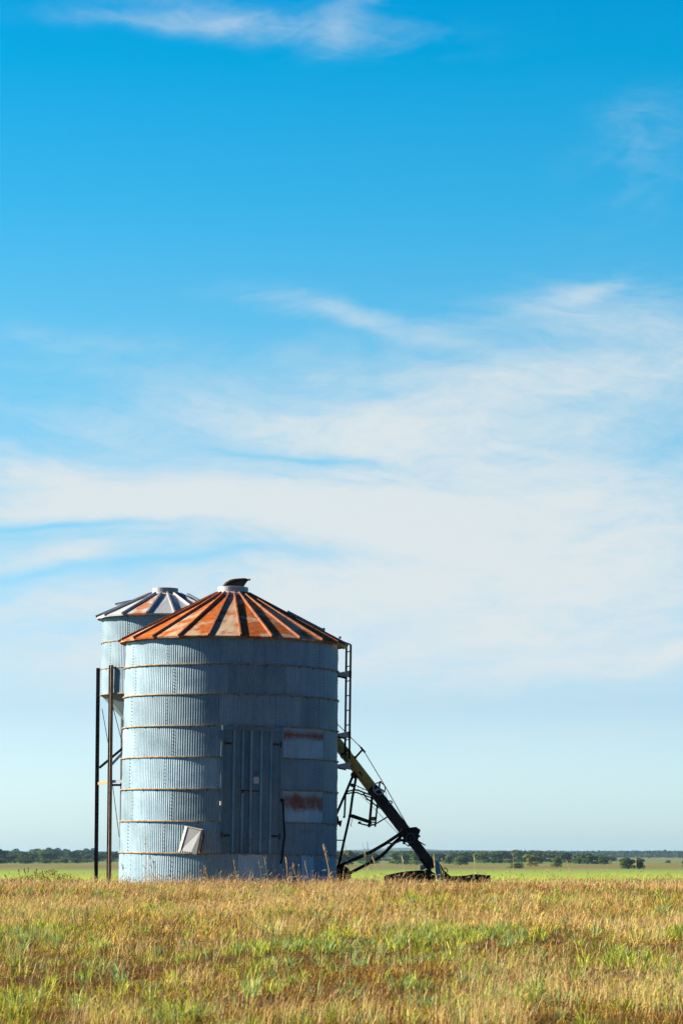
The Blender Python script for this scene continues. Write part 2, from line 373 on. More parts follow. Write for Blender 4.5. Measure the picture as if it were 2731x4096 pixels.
# ------------------------------------------------------------------ big bin
BIN_Y = 73.0
bc = at(912, 3415, BIN_Y); BX = bc.x
LEAN = R(.75)
big = empty('grain_bin', (BX, BIN_Y, -.06), 'large round corrugated metal grain bin with rusty orange roof and tall double doors', 'grain bin', rot=(0, LEAN, R(2.2)))
def hb(py): return hz(py, BIN_Y) + .06          # height above the bin's foot, read at its side edges
BR = 2.68
bands = [hb(3415), hb(3291), hb(3166), hb(3042), hb(2921), hb(2799), hb(2683)]
EAVE = hb(2574)
zs = [-.28] + bands + [EAVE - .01]
NC = 266
def cyl(phi, r, z): return (r * math.sin(phi), -r * math.cos(phi), z)
DPH, DW = R(11.6), .70                      # the doors: azimuth and half width
def wall_ring(k, z0, z1, br, nsheet, off, special, parent, mat, nc, amp=.0055, name='wall_ring', cut=None):
    """one course of vertically corrugated sheets; each sheet has its own weathering"""
    b_ = MB(); SEG = 6; n = nc * SEG
    rnd = [random.random() for _ in range(nsheet)]; rnd2 = [random.random() for _ in range(nsheet)]
    rr = random.Random(k * 7 + nc)
    ph = [rr.uniform(0, 6.28) for _ in range(4)]
    rows = 4
    vs, cs = [], []
    for j in range(rows + 1):
        z = z0 + (z1 - z0) * j / rows
        for i in range(n):
            a = 2 * math.pi * i / n
            r = br + amp * math.cos(2 * math.pi * i / SEG) + .006 * math.sin(3 * a + ph[0]) + .004 * math.sin(9 * a + ph[1] + 2 * j) + .003 * math.sin(17 * a + ph[2] + 3 * j)
            vs.append(cyl(a, r, z))
            d = math.degrees(a) - off; s_ = int((d % 360) // (360 / nsheet))
            tint, rust = .80 + .40 * rnd[s_], .20 * rnd2[s_] * (j / rows) ** 2
            dd = (math.degrees(a) + 180) % 360 - 180
            for a0, a1, tn, ru in special:
                if a0 <= dd < a1: tint, rust = tn, ru if not callable(ru) else ru(j / rows)
            cs.append((tint, rust, rnd[s_]))
    b_.v = vs; b_.c = cs
    b_.f = [(j * n + i, j * n + (i + 1) % n, (j + 1) * n + (i + 1) % n, (j + 1) * n + i) for j in range(rows) for i in range(n)]
    if cut is not None:                      # opening for the doors
        c0, c1 = cut; ka = lambda f: ((2 * math.pi * ((f[0] % n) + .5) / n) - c0) % (2 * math.pi) < (c1 - c0)
        b_.f = [f for f in b_.f if not ka(f)]
    b_.m = [0] * len(b_.f)
    b_.cur = 1
    for s_ in range(nsheet):                # rows of bolts down each lap and along the flange
        a = R(off + s_ * 360 / nsheet)
        if cut is not None and (a - cut[0] + .03) % (2 * math.pi) < cut[1] - cut[0] + .06: continue
        for q in range(9):
            z = z0 + (z1 - z0) * (q + .6) / 9.2
            M = Matrix.Rotation(a, 3, 'Z'); b_.box(cyl(a, br + .010, z), (.016, .014, .016), M)
        for q in (.33, .66):
            a2 = R(off + (s_ + q) * 360 / nsheet)
            if cut is not None and (a2 - cut[0] + .03) % (2 * math.pi) < cut[1] - cut[0] + .06: continue
            b_.box(cyl(a2, br + .014, z1 - .035), (.024, .02, .024), Matrix.Rotation(a2, 3, 'Z'))
    return b_.build(name, [mat, M_bolt], parent, smooth=True)
def rb(lo, hi, v, base=0): return lambda h: v if lo <= h <= hi else base
spec = {0: [(5, 20, 2.0, .42), (41, 50, 1.9, .25), (58, 90, 1.3, .3), (-180, 5, 1.22, .12)], 1: [(-34, 0, 1.22, .16), (30, 80, .95, rb(.6, .9, .46))],
        2: [(28.7, 58.2, 1.65, rb(.45, .95, .86, .36))], 3: [(-36, -2, 1.32, rb(.5, 1, .26))], 4: [(28.7, 58.2, 1.55, rb(.6, .95, .84, .26)), (58.2, 90, 1.0, rb(.7, 1, .2))],
        5: [(-4, 40, 1.12, .05)], 6: [], 7: [(22, 60, 1.1, .02)]}
for k in range(len(zs) - 1):
    r_ = BR * (1.010 - .0022 * k)
    wall_ring(k, zs[k], zs[k + 1], r_, 12, -36 if k % 2 else -1.5 if k not in (2, 4) else -1.3, spec.get(k, []), big, M_wall, NC, cut=(DPH - R(15.5), DPH + R(15.5)) if 1 <= k <= 4 else None)
def hoop(z, br, a0, a1, parent, mat, w_=.042, h_=.026, n=160, jig=.0):
    b_ = MB(); vs = []
    closed = a1 - a0 >= 2 * math.pi - .001
    N_ = n + (0 if closed else 1)
    ph = random.uniform(0, 6)
    for i in range(N_):
        a = a0 + (a1 - a0) * i / n; dz = jig * math.sin(5 * a + ph)
        for r, zz in ((br - .01, -h_ / 2), (br + w_, -h_ / 2), (br + w_, h_ / 2), (br - .01, h_ / 2)): vs.append(cyl(a, r, z + zz + dz))
    fs = []
    for i in range(n):
        i2 = (i + 1) % N_
        fs += [(i * 4 + k, i * 4 + (k + 1) % 4, i2 * 4 + (k + 1) % 4, i2 * 4 + k) for k in range(4)]
    if not closed: fs += [(0, 1, 2, 3), (n * 4, n * 4 + 1, n * 4 + 2, n * 4 + 3)[::-1]]
    b_.add(vs, fs); return b_.build('hoop', mat, parent)
for k, z in enumerate(bands):
    r_ = BR * (1.010 - .0022 * k)
    if 1 <= k <= 3: hoop(z, r_, DPH + R(15.6), DPH - R(15.6) + 2 * math.pi, big, M_hoop)
    else: hoop(z, r_, 0, 2 * math.pi, big, M_hoop)
# roof: 23 flat sheets between raised ribs
def roof(parent, re, ze, rt, zt, n, a_off, mat, ribmat, rust, rib_h=.055, rib_w=.075, vis=None):
    b_ = MB(); rr = random.Random(n)
    sl = math.atan2(zt - ze, re - rt)
    for k in range(n):
        a0, a1 = a_off + 2 * math.pi * k / n, a_off + 2 * math.pi * (k + 1) / n
        b_.col = (rr.uniform(.85, 1.15), rust(k, rr), rr.random())
        vs = []
        for j in range(7):
            u = j / 6; r = re + (rt - re) * u; z = ze + (zt - ze) * u
            for q in range(5):
                a = a0 + (a1 - a0) * q / 4; cr = math.cos((a1 - a0) / 2) / math.cos(a - (a0 + a1) / 2)
                vs.append(cyl(a, r * cr, z + rr.uniform(-.004, .004)))
        b_.add(vs, [(j * 5 + q, j * 5 + q + 1, j * 5 + q + 6, j * 5 + q + 5) for j in range(6) for q in range(4)])
        e = [cyl(a0 + (a1 - a0) * q / 4, re * math.cos((a1 - a0) / 2) / math.cos((a1 - a0) * (q / 4 - .5)), ze) for q in range(5)]
        lo = [(x * .995, y * .995, z - rr.uniform(.035, .06)) for x, y, z in e]
        b_.add(e + lo, [(q, q + 5, q + 6, q + 1) for q in range(4)])
    # soffit back to the wall
    b_.col = (.6, rust(0, rr), .3)
    o = b_.build('roof', mat, parent, smooth=False)
    for k in range(n):
        m_ = MB(); a = a_off + 2 * math.pi * k / n
        cs_ = math.cos(math.pi / n) * 1.0
        rad = Vector(cyl(a, 1, 0)); tan_ = Vector((math.cos(a), math.sin(a), 0)); up = Vector((0, 0, 1)) * math.cos(sl) + rad * math.sin(sl)
        p0 = rad * (re + .015) + Vector((0, 0, ze - .005)); p1 = rad * (rt + .02) + Vector((0, 0, zt))
        vs = []
        for p, sc in ((p0, 1), (p1, .8)):
            for s_, h in ((-.5, -.01), (-.36, rib_h), (.36, rib_h), (.5, -.01)): vs.append(p + tan_ * s_ * rib_w * sc + up * h)
        m_.add(vs, [(0, 1, 5, 4), (1, 2, 6, 5), (2, 3, 7, 6), (0, 4, 7, 3), (0, 3, 2, 1), (4, 5, 6, 7)])
        m_.build('roof_rib', ribmat, o)
    return o
RE, RT = 2.835, .40
ZT = hb(2373) - .02
ro = roof(big, RE, EAVE - .01, RT, ZT, 23, R(4.2), M_roof_rust, M_rib, lambda k, r: [.42, .34, .22, .46, .26, .40, .20, .48][k % 8], .05, .054)
m_ = MB()                                   # flashing cone and collar at the peak
m_.col = (.95, .18, .2); m_.lathe([(.56, ZT - .085 + .012), (.47, ZT - .02), (.385, ZT + .035), (.385, ZT + .04)], 40)
m_.lathe([(.385, ZT + .03), (.385, ZT + .165), (.375, ZT + .17), (.365, ZT + .165), (.365, ZT + .02)], 40)
m_.build('roof_collar', M_roof_grey, big, smooth=False)
m_ = MB()                                   # the peak lid, thrown open and buckled like a fin
prof = [(-.27, .0), (-.25, .05), (-.19, .12), (-.08, .185), (.03, .213), (.18, .228), (.30, .235), (.40, .205), (.385, .17), (.345, .14), (.315, .09), (.275, .02), (.24, -.03), (.0, -.03), (-.2, -.03)]
cen = (.04, .08); fr, bk = [], []
vs = []
for s_ in (0, .02):
    for sc in (1, .7, .35, 0):
        for x, z in prof:
            px, pz = cen[0] + (x - cen[0]) * sc, cen[1] + (z - cen[1]) * sc
            vs.append((px, .06 + s_ - .05 * (1 - sc) + .10 * px, ZT + .185 + pz))
n_ = len(prof); fs = []
for s_ in (0, 4):
    for j in range(3): fs += [((s_ + j) * n_ + i, (s_ + j) * n_ + (i + 1) % n_, (s_ + j + 1) * n_ + (i + 1) % n_, (s_ + j + 1) * n_ + i) for i in range(n_)]
fs += [(i, (i + 1) % n_, 4 * n_ + (i + 1) % n_, 4 * n_ + i) for i in range(n_)]
m_.add(vs, fs); m_.tube([(.385, .02, ZT + .375), (.43, .03, ZT + .375)], .025, 6)
m_.build('peak_lid', M_lid, big, smooth=True)
# roof hatch on the right slope and the rail beside it
sl = math.atan2(ZT - EAVE, RE - RT)
def on_roof(r, phi, up=0):
    z = EAVE - .01 + (RE - r) * math.tan(sl)
    rad = Vector(cyl(phi, 1, 0)); return rad * r + Vector((0, 0, z)) + (Vector((0, 0, 1)) * math.cos(sl) + rad * math.sin(sl)) * up
m_ = MB()
for a0, a1, r0, r1, h in ((84, 102, 1.35, 2.30, .11), (84, 103, 2.3, 2.92, .075)):
    f_ = [on_roof(r0, R(a0), h), on_roof(r0, R(a1), h), on_roof(r1, R(a1), h), on_roof(r1, R(a0), h)]
    g_ = [on_roof(r0, R(a0), -.01), on_roof(r0, R(a1), -.01), on_roof(r1, R(a1), -.01), on_roof(r1, R(a0), -.01)]
    m_.prism(f_, g_)
for r in (2.25, 2.66): m_.box(on_roof(r, R(88), .12), (.06, .09, .05))
m_.build('roof_hatch', M_bracket, big)

# doors
M_D = Matrix.Rotation(DPH, 4, 'Z')
def dp(x, y, z):                             # door coordinates: x along the door, y towards the viewer
    v = M_D @ Vector((x, -(BR - .13 + y), z)); return v
DZ0, DZ1 = bands[0] + .02, bands[4] - .09
def sheet(x0, x1, ribs, y0, mat, parent, name, rust, z0, z1, tint=1.0):
    b_ = MB(); xs_ = [(x0, 0)]
    for rx in ribs: xs_ += [(rx - .035, 0), (rx - .018, .045), (rx + .018, .045), (rx + .035, 0)]
    xs_ += [(x1, 0)]; rows = 8; vs = []; cols = []
    for j in range(rows + 1):
        z = z0 + (z1 - z0) * j / rows; d = .012 * math.sin(j * 1.7 + x0 * 9)
        for x, y in xs_:
            vs.append(dp(x, y0 + y + d * .6, z)); cols.append((tint * (1.55 if y > .01 else .9), rust(x, (z - z0) / (z1 - z0)), .3 + x0))  # rib crests carry a painted highlight in the tint, flats slightly darker
    n = len(xs_)
    b_.v = [tuple(v) for v in vs]; b_.c = cols
    b_.f = [(j * n + i, j * n + i + 1, (j + 1) * n + i + 1, (j + 1) * n + i) for j in range(rows) for i in range(n - 1)]; b_.m = [0] * len(b_.f)
    o = b_.build(name, mat, parent)
    s_ = o.modifiers.new('s', 'SOLIDIFY'); s_.thickness = .012; s_.offset = 0
    return o
fr_ = MB()
for x, ww in ((-DW - .03, .06), (DW + .03, .06)):
    fr_.box(dp(x, -.02, (DZ0 + DZ1) / 2), (ww, .20, DZ1 - DZ0 + .06), M_D.to_3x3())
fr_.box(dp(0, -.02, DZ1 + .035), (2 * DW + .10, .30, .11), M_D.to_3x3()); fr_.box(dp(0, -.02, DZ0 - .02), (2 * DW + .12, .2, .04), M_D.to_3x3())
fr_.box(dp(0, -.09, (DZ0 + DZ1) / 2), (2 * DW, .02, DZ1 - DZ0), M_D.to_3x3())
fr_.build('door_frame', M_door, big)
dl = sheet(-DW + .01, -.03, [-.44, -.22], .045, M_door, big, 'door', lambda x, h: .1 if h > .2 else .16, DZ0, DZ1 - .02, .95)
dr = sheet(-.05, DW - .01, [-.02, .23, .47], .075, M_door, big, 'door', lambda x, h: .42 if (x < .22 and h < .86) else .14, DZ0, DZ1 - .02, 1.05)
dl['label'] = 'plain dark left door leaf with two ribs'; dr['label'] = 'right door leaf with brown rust streak and small latch plate'
for s_, d_ in ((-1, dl), (1, dr)):
    for zf in (.885, .14):
        h_ = MB(); z = DZ0 + (DZ1 - DZ0) * zf; x = s_ * (DW - .02)
        h_.box(dp(x - s_ * .09, .10, z), (.15, .014, .05), M_D.to_3x3()); h_.tube([dp(x + s_ * .03, .105, z - .07), dp(x + s_ * .03, .105, z + .07)], .016, 8)
        for q in (.04, .09, .14): h_.box(dp(x - s_ * q, .115, z), (.022, .016, .022), M_D.to_3x3())
        h_.build('hinge', M_dark, d_)
zz = DZ0 + (DZ1 - DZ0) * .59
m_ = MB(); m_.col = (4.0, 0, .4); m_.box(dp(.11, .115, zz), (.13, .012, .16), M_D.to_3x3()); m_.build('latch_plate', M_hatch, dr)
m_ = MB(); m_.col = (2.6, 0, .4); m_.box(dp(.13, .13, zz), (.024, .02, .10), M_D.to_3x3()); m_.build('door_handle', M_white, dr)
m_ = MB(); m_.tube([dp(-.24, .10, zz - .25), dp(.18, .13, zz - .26)], .012, 6); m_.box(dp(-.22, .1, zz - .27), (.05, .02, .08), M_D.to_3x3()); m_.build('door_bar', M_dark, dr)
m_ = MB(); m_.box(dp(-DW - .05, .12, DZ0 + (DZ1 - DZ0) * .40), (.045, .05, .10), M_D.to_3x3()); m_.build('door_catch', M_white, dl)
m_ = MB(); m_.tube([dp(DW + .05, .12, DZ0 + 1.27), dp(DW + .085, .13, DZ0 + 1.2), dp(DW + .1, .13, DZ0 + .8), dp(DW + .13, .13, DZ0 + .45), dp(DW + .09, .13, DZ0 + .1), dp(DW + .07, .13, DZ0 - .15), dp(DW + .05, .1, DZ0 - .24)], .024, 8)
m_.tube([dp(DW + .03, .10, DZ0 + 1.3), dp(DW + .09, .14, DZ0 + 1.26)], .04, 6)
m_.build('hanging_hose', M_black, big)
# tilted inspection hatch on the lit side
hp = R(-19.8)
def hpnt(px, py, out):                        # on a plate standing off the wall at the hatch azimuth
    p = at(px, py, 70.42 - out)
    return big_inv @ p
bpy.context.view_layer.update()
big_inv = (Matrix.Translation(big.location) @ big.rotation_euler.to_matrix().to_4x4()).inverted()
q_ = [(741, 3303), (814, 3317), (794, 3418), (713, 3408)]
ins = [(749, 3308), (805, 3321), (786, 3416), (722, 3402)]
hatch = MB()
def hatch_pt(i, out, ring=q_): return hpnt(*ring[i], out)
outs = [.14, .33, .42, .19]                    # the right edge swings out further than the left, so it faces the sun
hatch.col = (1.0, .0, .6)
pl_f = [hatch_pt(i, outs[i] - .02, ins) for i in range(4)]; pl_b = [hatch_pt(i, outs[i] - .045, ins) for i in range(4)]
# bottom edge is torn
pl_f = pl_f[:3] + [hpnt(775, 3419, .37), hpnt(765, 3408, .34), hpnt(748, 3407, .28)] + pl_f[3:]
pl_b = pl_b[:3] + [hpnt(775, 3419, .345), hpnt(765, 3408, .315), hpnt(748, 3407, .255)] + pl_b[3:]
hatch.prism(pl_f, pl_b)
hob = hatch.build('inspection_hatch', M_hatch, big)
hf = MB()
for i, j in ((0, 1), (1, 2), (3, 0)):
    f_ = [hatch_pt(i, outs[i], ins), hatch_pt(j, outs[j], ins), hatch_pt(j, outs[j] - .06), hatch_pt(i, outs[i] - .06)]   # splayed flange
    b_ = [p + Vector((.0, .014, -.004)) for p in f_]
    hf.prism(f_, b_)
hf.build('hatch_frame', M_frame, hob)
m_ = MB(); m_.tube([hpnt(818, 3322, .05), hpnt(800, 3420, .05)], .03, 6)
m_.build('hatch_hinge', M_dark, hob)
# ladder on the right flank, stood off on plate brackets
LR, LA0, LA1 = 3.00, R(92.5), R(104)
la = MB(); zb, zt_ = hb(3028), EAVE + .03
for a in (LA0, LA1): la.bar(cyl(a, LR, zb), cyl(a, LR, zt_), .052, .05)
for a in (LA0, LA1): la.bar(cyl(a, LR, zt_), cyl(a, 2.84, zt_ + .055), .035, .04)
lad = la.build('ladder', M_black, big)
z = zb + .12
while z < zt_:
    m_ = MB(); m_.tube([cyl(LA0, LR, z), cyl(LA1, LR, z)], .014, 6); m_.build('rung', M_black, lad); z += .372
for py in (2687, 2931, 3056):
    z = hb(py)
    for a, mt in ((LA0, M_bracket), (LA1, M_dark)):
        m_ = MB(); t0 = Vector((math.cos(a), math.sin(a), 0)) * .012
        f_ = [Vector(cyl(a, 2.66, z + .02)), Vector(cyl(a, LR + .03, z + .095)), Vector(cyl(a, LR + .03, z - .10)), Vector(cyl(a, 2.66, z - .03))]
        m_.prism([p - t0 for p in f_], [p + t0 for p in f_]); m_.build('ladder_bracket', mt, lad)

# ------------------------------------------------------------------ hopper bin behind
HY = 83.2
hc = at(653, 2680, HY)
hop = empty('hopper_bin', (hc.x, HY, -.12), 'smaller hopper bin raised on thin steel legs, grey roof with rust patches', 'grain bin', rot=(0, R(.3), R(3.5)))
def hh(py): return hz(py, HY) + .12
HR = 1.80
hz_b = [hh(2784), hh(2681), hh(2576)]; HE = hh(2474)
hzs = hz_b + [HE]
for k in range(3):
    wall_ring(k + 20, hzs[k], hzs[k + 1], HR * (1 - .004 * k), 8, 10 + 22 * (k % 2), [], hop, M_wall, 178, .0055)
for k in range(3): hoop(hz_b[k], HR * (1 - .004 * k), 0, 2 * math.pi, hop, M_hoop, .035, .024, 96)
roof(hop, 1.97, HE - .005, .42, hh(2378), 16, R(8), M_roof_grey, M_rib_grey, lambda k, r: [.0, .0, .0, .05, .1, .0, .0, 0, 0, .1, 0, 0, .15, .0, .58, .12][k], .055, .07)
m_ = MB(); zc = hh(2378); m_.col = (1.0, .5, .2); m_.lathe([(.50, zc - .05), (.40, zc + .01), (.375, zc + .03)], 32)
m_.col = (.75, .05, .2); m_.lathe([(.375, zc + .01), (.375, zc + .17), (.36, zc + .175), (.35, zc + .16), (.35, zc)], 32); m_.build('roof_collar', M_roof_grey, hop)
m_ = MB()                                     # roof hatch, propped ajar on the far left slope
def on_hroof(r, phi, up):
    s2 = math.atan2(hh(2378) - HE, 1.97 - .42); rad = Vector(cyl(phi, 1, 0))
    return rad * r + Vector((0, 0, HE + (1.97 - r) * math.tan(s2))) + Vector((0, 0, up))
for a0, a1, r0, r1, h0, h1 in ((-122, -98, 1.0, 1.45, .06, .16), (62, 80, .7, 1.15, .10, .05)):
    f_ = [on_hroof(r0, R(a0), h0 + .05), on_hroof(r0, R(a1), h0 + .05), on_hroof(r1, R(a1), h1 + .05), on_hroof(r1, R(a0), h1 + .05)]
    m_ = MB(); m_.prism(f_, [p - Vector((0, 0, .05)) for p in f_]); m_.build('roof_hatch', M_bracket, hop)
m_ = MB(); m_.col = (.95, .0, .5); zb0 = hz_b[0]
n = 16; prof = [(HR - .01, zb0), (.22, zb0 - 1.72), (.22, zb0 - 2.05)]
m_.lathe(prof, n); m_.build('hopper_cone', M_wall, hop)
for a in (-97, -52, -7, 38, 83, 128, 173, -142):
    lg = MB(); a_ = R(a); top = Vector(cyl(a_, HR + .06, zb0 + .80)); bot = Vector(cyl(a_, HR + .03, -.45))
    tn = Vector((math.cos(a_), math.sin(a_), 0)); rd = Vector(cyl(a_, 1, 0))
    def chan(bm_, o1, o2, wv, dv): 
        vs = [p + tn * i * wv / 2 + tn * o1 + rd * (o2 + j * dv / 2) for p in (bot, top) for i, j in ((-1, -1), (1, -1), (1, 1), (-1, 1))]
        bm_.add(vs, [(0, 1, 2, 3)[::-1], (4, 5, 6, 7), (0, 1, 5, 4), (1, 2, 6, 5), (2, 3, 7, 6), (3, 0, 4, 7)])
    chan(lg, 0, .0, .085, .012); chan(lg, -.045, .04, .012, .09)
    lg.cur = 1; chan(lg, .045, .045, .016, .10)
    lg.build('leg', [M_leg, M_leg_pale if a == -52 else M_leg], hop)
hinv = (Matrix.Translation(hop.location) @ hop.rotation_euler.to_matrix().to_4x4()).inverted()
def hl(px, py, Y): return hinv @ at(px, py, Y)
for nm, p, q, r, mt in (('brace', (400, 3070, 83.2), (520, 2969, 84.4), .035, M_leg), ('brace', (440, 3066, 82.1), (530, 2970, 84.0), .035, M_cast),
                        ('girt', (396, 3134, 83.1), (440, 3126, 82.0), .035, M_orange), ('girt', (440, 3126, 82.0), (560, 3124, 81.4), .04, M_cast), ('girt', (440, 3140, 82.1), (560, 3140, 84.6), .03, M_dark),
                        ('brace_rod', (409, 2835, 83.2), (440, 3010, 82.0), .011, M_black), ('brace_rod', (451, 2823, 82.0), (497, 3000, 81.6), .011, M_black),
                        ('brace_rod', (443, 3075, 82.1), (478, 3349, 81.7), .011, M_black)):
    m_ = MB()
    if nm == 'brace_rod': m_.tube([hl(*p), hl(*q)], r, 5)
    else: m_.bar(hl(*p), hl(*q), r * 2, r * 1.4)
    m_.build(nm, mt, hop)

# ------------------------------------------------------------------ grain auger leaning behind the bin
def AY(px): return 74.7 - (px - 1352) * .0042
def A(px, py, d=0.0): return at(px, py, AY(px) + d)
foot = A(1755, 3508)
aug = empty('grain_auger', (foot.x, foot.y, foot.z), 'old yellow and rusty grain auger on a pipe undercarriage, leaning behind the large bin', 'grain auger')
PX = AY(1500) / F
def apart(b_, name, mat, parent=None, smooth=False, bevel=0):
    """parts are modelled in world space; hang them on the auger"""
    b_.v = [(x - foot.x, y - foot.y, z - foot.z) for x, y, z in b_.v]
    o = b_.build(name, mat, None, smooth, bevel); o.parent = parent or aug
    return o
axis_top, axis_bot = (1352, 2977), (1757, 3503)
def ax(tt, off=0, d=0):                        # along the tube; off = pixels across it (up-right positive)
    px = axis_top[0] + (axis_bot[0] - axis_top[0]) * tt; py = axis_top[1] + (axis_bot[1] - axis_top[1]) * tt
    dx, dy = axis_bot[0] - axis_top[0], axis_bot[1] - axis_top[1]; l = math.hypot(dx, dy)
    return A(px + dy / l * off, py - dx / l * off, d)
m_ = MB(); m_.tube([ax(-.72), ax(-.4), ax(0), ax(.352)], .140, 24); yt = apart(m_, 'upper_tube', M_yellow, smooth=True)
m_ = MB(); m_.tube([ax(.352), ax(.72)], .146, 24); apart(m_, 'lower_tube', M_tube, smooth=True)
m_ = MB(); m_.tube([ax(.72), ax(.93)], [.132, .12], 24); apart(m_, 'intake_tube', M_tube, smooth=True)
for tt in (.075, .345): m_ = MB(); m_.tube([ax(tt - .006), ax(tt + .006)], .153, 24); apart(m_, 'tube_clamp', M_dark, yt)
m_ = MB(); m_.tube([ax(-.72), ax(-.74), A(1045, 2640), A(1040, 2720)], [.15, .17, .17, .15], 16); apart(m_, 'discharge_spout', M_yellow, smooth=True)
# galvanised shield round the foot of the tube
m_ = MB(); m_.col = (1.0, .1, .3)
f_ = [A(1736, 3436, -.2), A(1752, 3447, -.2), A(1770, 3500, -.24), A(1790, 3520, -.22), A(1752, 3522, -.26), A(1740, 3490, -.26)]
m_.prism(f_, [p + Vector((0, .03, 0)) for p in f_]); apart(m_, 'intake_shield', M_bracket)
m_ = MB(); f_ = [A(1752, 3446, -.14), A(1775, 3480, -.1), A(1806, 3515, -.1), A(1784, 3520, -.14)]
m_.prism(f_, [p + Vector((0, .2, 0)) for p in f_]); apart(m_, 'intake_guard', M_black)
m_ = MB(); f_ = [A(1683, 3422, -.1), A(1700, 3424, -.1), A(1716, 3462, -.12), A(1722, 3478, -.12), A(1706, 3476, -.12), A(1676, 3438, -.1)]
m_.prism(f_, [p + Vector((0, .12, 0)) for p in f_]); apart(m_, 'mount_plate', M_dark)
m_ = MB(); f_ = [A(1681, 3461, .05), A(1697, 3457, .05), A(1703, 3474, .05), A(1688, 3482, .05), A(1679, 3478, .05)]
m_.prism(f_, [p + Vector((0, .02, 0)) for p in f_]); apart(m_, 'cover_plate', M_white)
m_ = MB(); f_ = [A(1722, 3466, -.22), A(1731, 3468, -.22), A(1712, 3490, -.24), A(1692, 3489, -.24)]
m_.prism(f_, [p + Vector((0, .03, 0)) for p in f_]); apart(m_, 'gusset', M_orange)
m_ = MB(); m_.bar(A(1706, 3452, -.26), A(1730, 3502, -.28), .045, .03); apart(m_, 'stay', M_dark)
m_ = MB(); m_.tube([A(1772, 3478), A(1778, 3471), A(1787, 3476), A(1790, 3484), A(1785, 3490)], .012, 6); apart(m_, 'hook', M_dark)
# the low intake hopper either side of the foot: two long sagging sheet-metal wings
def wing(pts, name, depth=.9, mat=M_black):
    m_ = MB(); n_ = len(pts); vs = []
    for s_, d0 in ((0, -.35), (1, -.35 + depth)):
        for px, y0 in pts: vs.append(A(px, y0 + s_ * 3, d0)); 
        for px, y0 in pts: vs.append(A(px, 3530 + s_ * 2, d0))
    fs = []
    for i in range(n_ - 1):
        fs += [(i, i + 1, n_ + i + 1, n_ + i), (2 * n_ + i, 2 * n_ + i + 1, 3 * n_ + i + 1, 3 * n_ + i)]
    for e in (0, n_ - 1): fs.append((e, n_ + e, 3 * n_ + e, 2 * n_ + e))
    m_.add(vs, fs); o = apart(m_, name, mat); s2 = o.modifiers.new('s', 'SOLIDIFY'); s2.thickness = .015
    return o
wing([(1536, 3507), (1545, 3500), (1565, 3496), (1598, 3489), (1638, 3484), (1680, 3481), (1694, 3483), (1712, 3474), (1722, 3484), (1740, 3494)], 'intake_wing')
wing([(1770, 3486), (1780, 3489), (1801, 3505), (1830, 3504), (1866, 3502), (1893, 3497), (1912, 3498), (1930, 3499), (1942, 3502), (1959, 3500), (1951, 3507)], 'intake_wing', .7)
m_ = MB(); f_ = [A(1902, 3497, -.3), A(1940, 3500, -.3), A(1934, 3504, -.3), A(1905, 3502, -.3)]; m_.prism(f_, [p + Vector((0, .8, .0)) for p in f_]); apart(m_, 'wing_lip', M_orange)
# gearbox
m_ = MB(); f_ = [A(1612, 3321, -.25), A(1639, 3310, -.25), A(1664, 3307, -.25), A(1682, 3320, -.25), A(1674, 3340, -.25), A(1671, 3368, -.25), A(1657, 3383, -.25), A(1640, 3378, -.25), A(1617, 3347, -.25)]
m_.prism(f_, [p + Vector((0, .5, 0)) for p in f_]); gb = apart(m_, 'gearbox', M_black, bevel=.015)
m_ = MB(); m_.box(A(1674, 3345, -.1), (.07, .2, .06)); m_.tube([A(1668, 3362), A(1700, 3381)], .014, 6); apart(m_, 'gearbox_bolt', M_dark, gb)
def ring(b_, px, py, d, R_, r_, wid, n=28):
    c = A(px, py, d); vs = []
    for k in range(n):
        a = 2 * math.pi * k / n
        for rr, yy in ((R_, -wid / 2), (R_, wid / 2), (r_, wid / 2), (r_, -wid / 2)): vs.append(c + Vector((rr * math.cos(a), yy, rr * math.sin(a))))
    b_.add(vs, [(k * 4 + j, k * 4 + (j + 1) % 4, ((k + 1) % n) * 4 + (j + 1) % 4, ((k + 1) % n) * 4 + j) for k in range(n) for j in range(4)])
    return c
def spokes(b_, c, angs, r0, r1, w_, wid):
    for a in angs: b_.bar(c + Vector((r0 * math.cos(R(a)), 0, r0 * math.sin(R(a)))), c + Vector((r1 * math.cos(R(a)), 0, r1 * math.sin(R(a)))), w_, wid)
m_ = MB(); c = ring(m_, 1641, 3352, -.32, .135, .085, .06); pu = apart(m_, 'belt_pulley', M_pulley, gb)
m_ = MB(); spokes(m_, c, (30, 150, 270), .0, .09, .035, .03); m_.tube([c - Vector((0, .04, 0)), c + Vector((0, .08, 0))], .03, 10); apart(m_, 'pulley_spoke', M_dark, pu)
m_ = MB(); c = ring(m_, 1516.5, 3154, -.26, .165, .135, .05); wh = apart(m_, 'hand_wheel', M_cast, bevel=.006)
m_ = MB(); spokes(m_, c, (88, 208, 328), .0, .142, .05, .03); m_.tube([c - Vector((0, .03, 0)), c + Vector((0, .2, 0))], .032, 12); apart(m_, 'wheel_spoke', M_cast, wh)
m_ = MB(); c2 = A(1521, 3128, -.26); m_.box(c2, (.055, .06, .05)); apart(m_, 'wheel_grip', M_dark, wh)
m_ = MB(); ring(m_, 1561, 3210, -.18, .055, .025, .08, 18); apart(m_, 'guide_roller', M_cast)
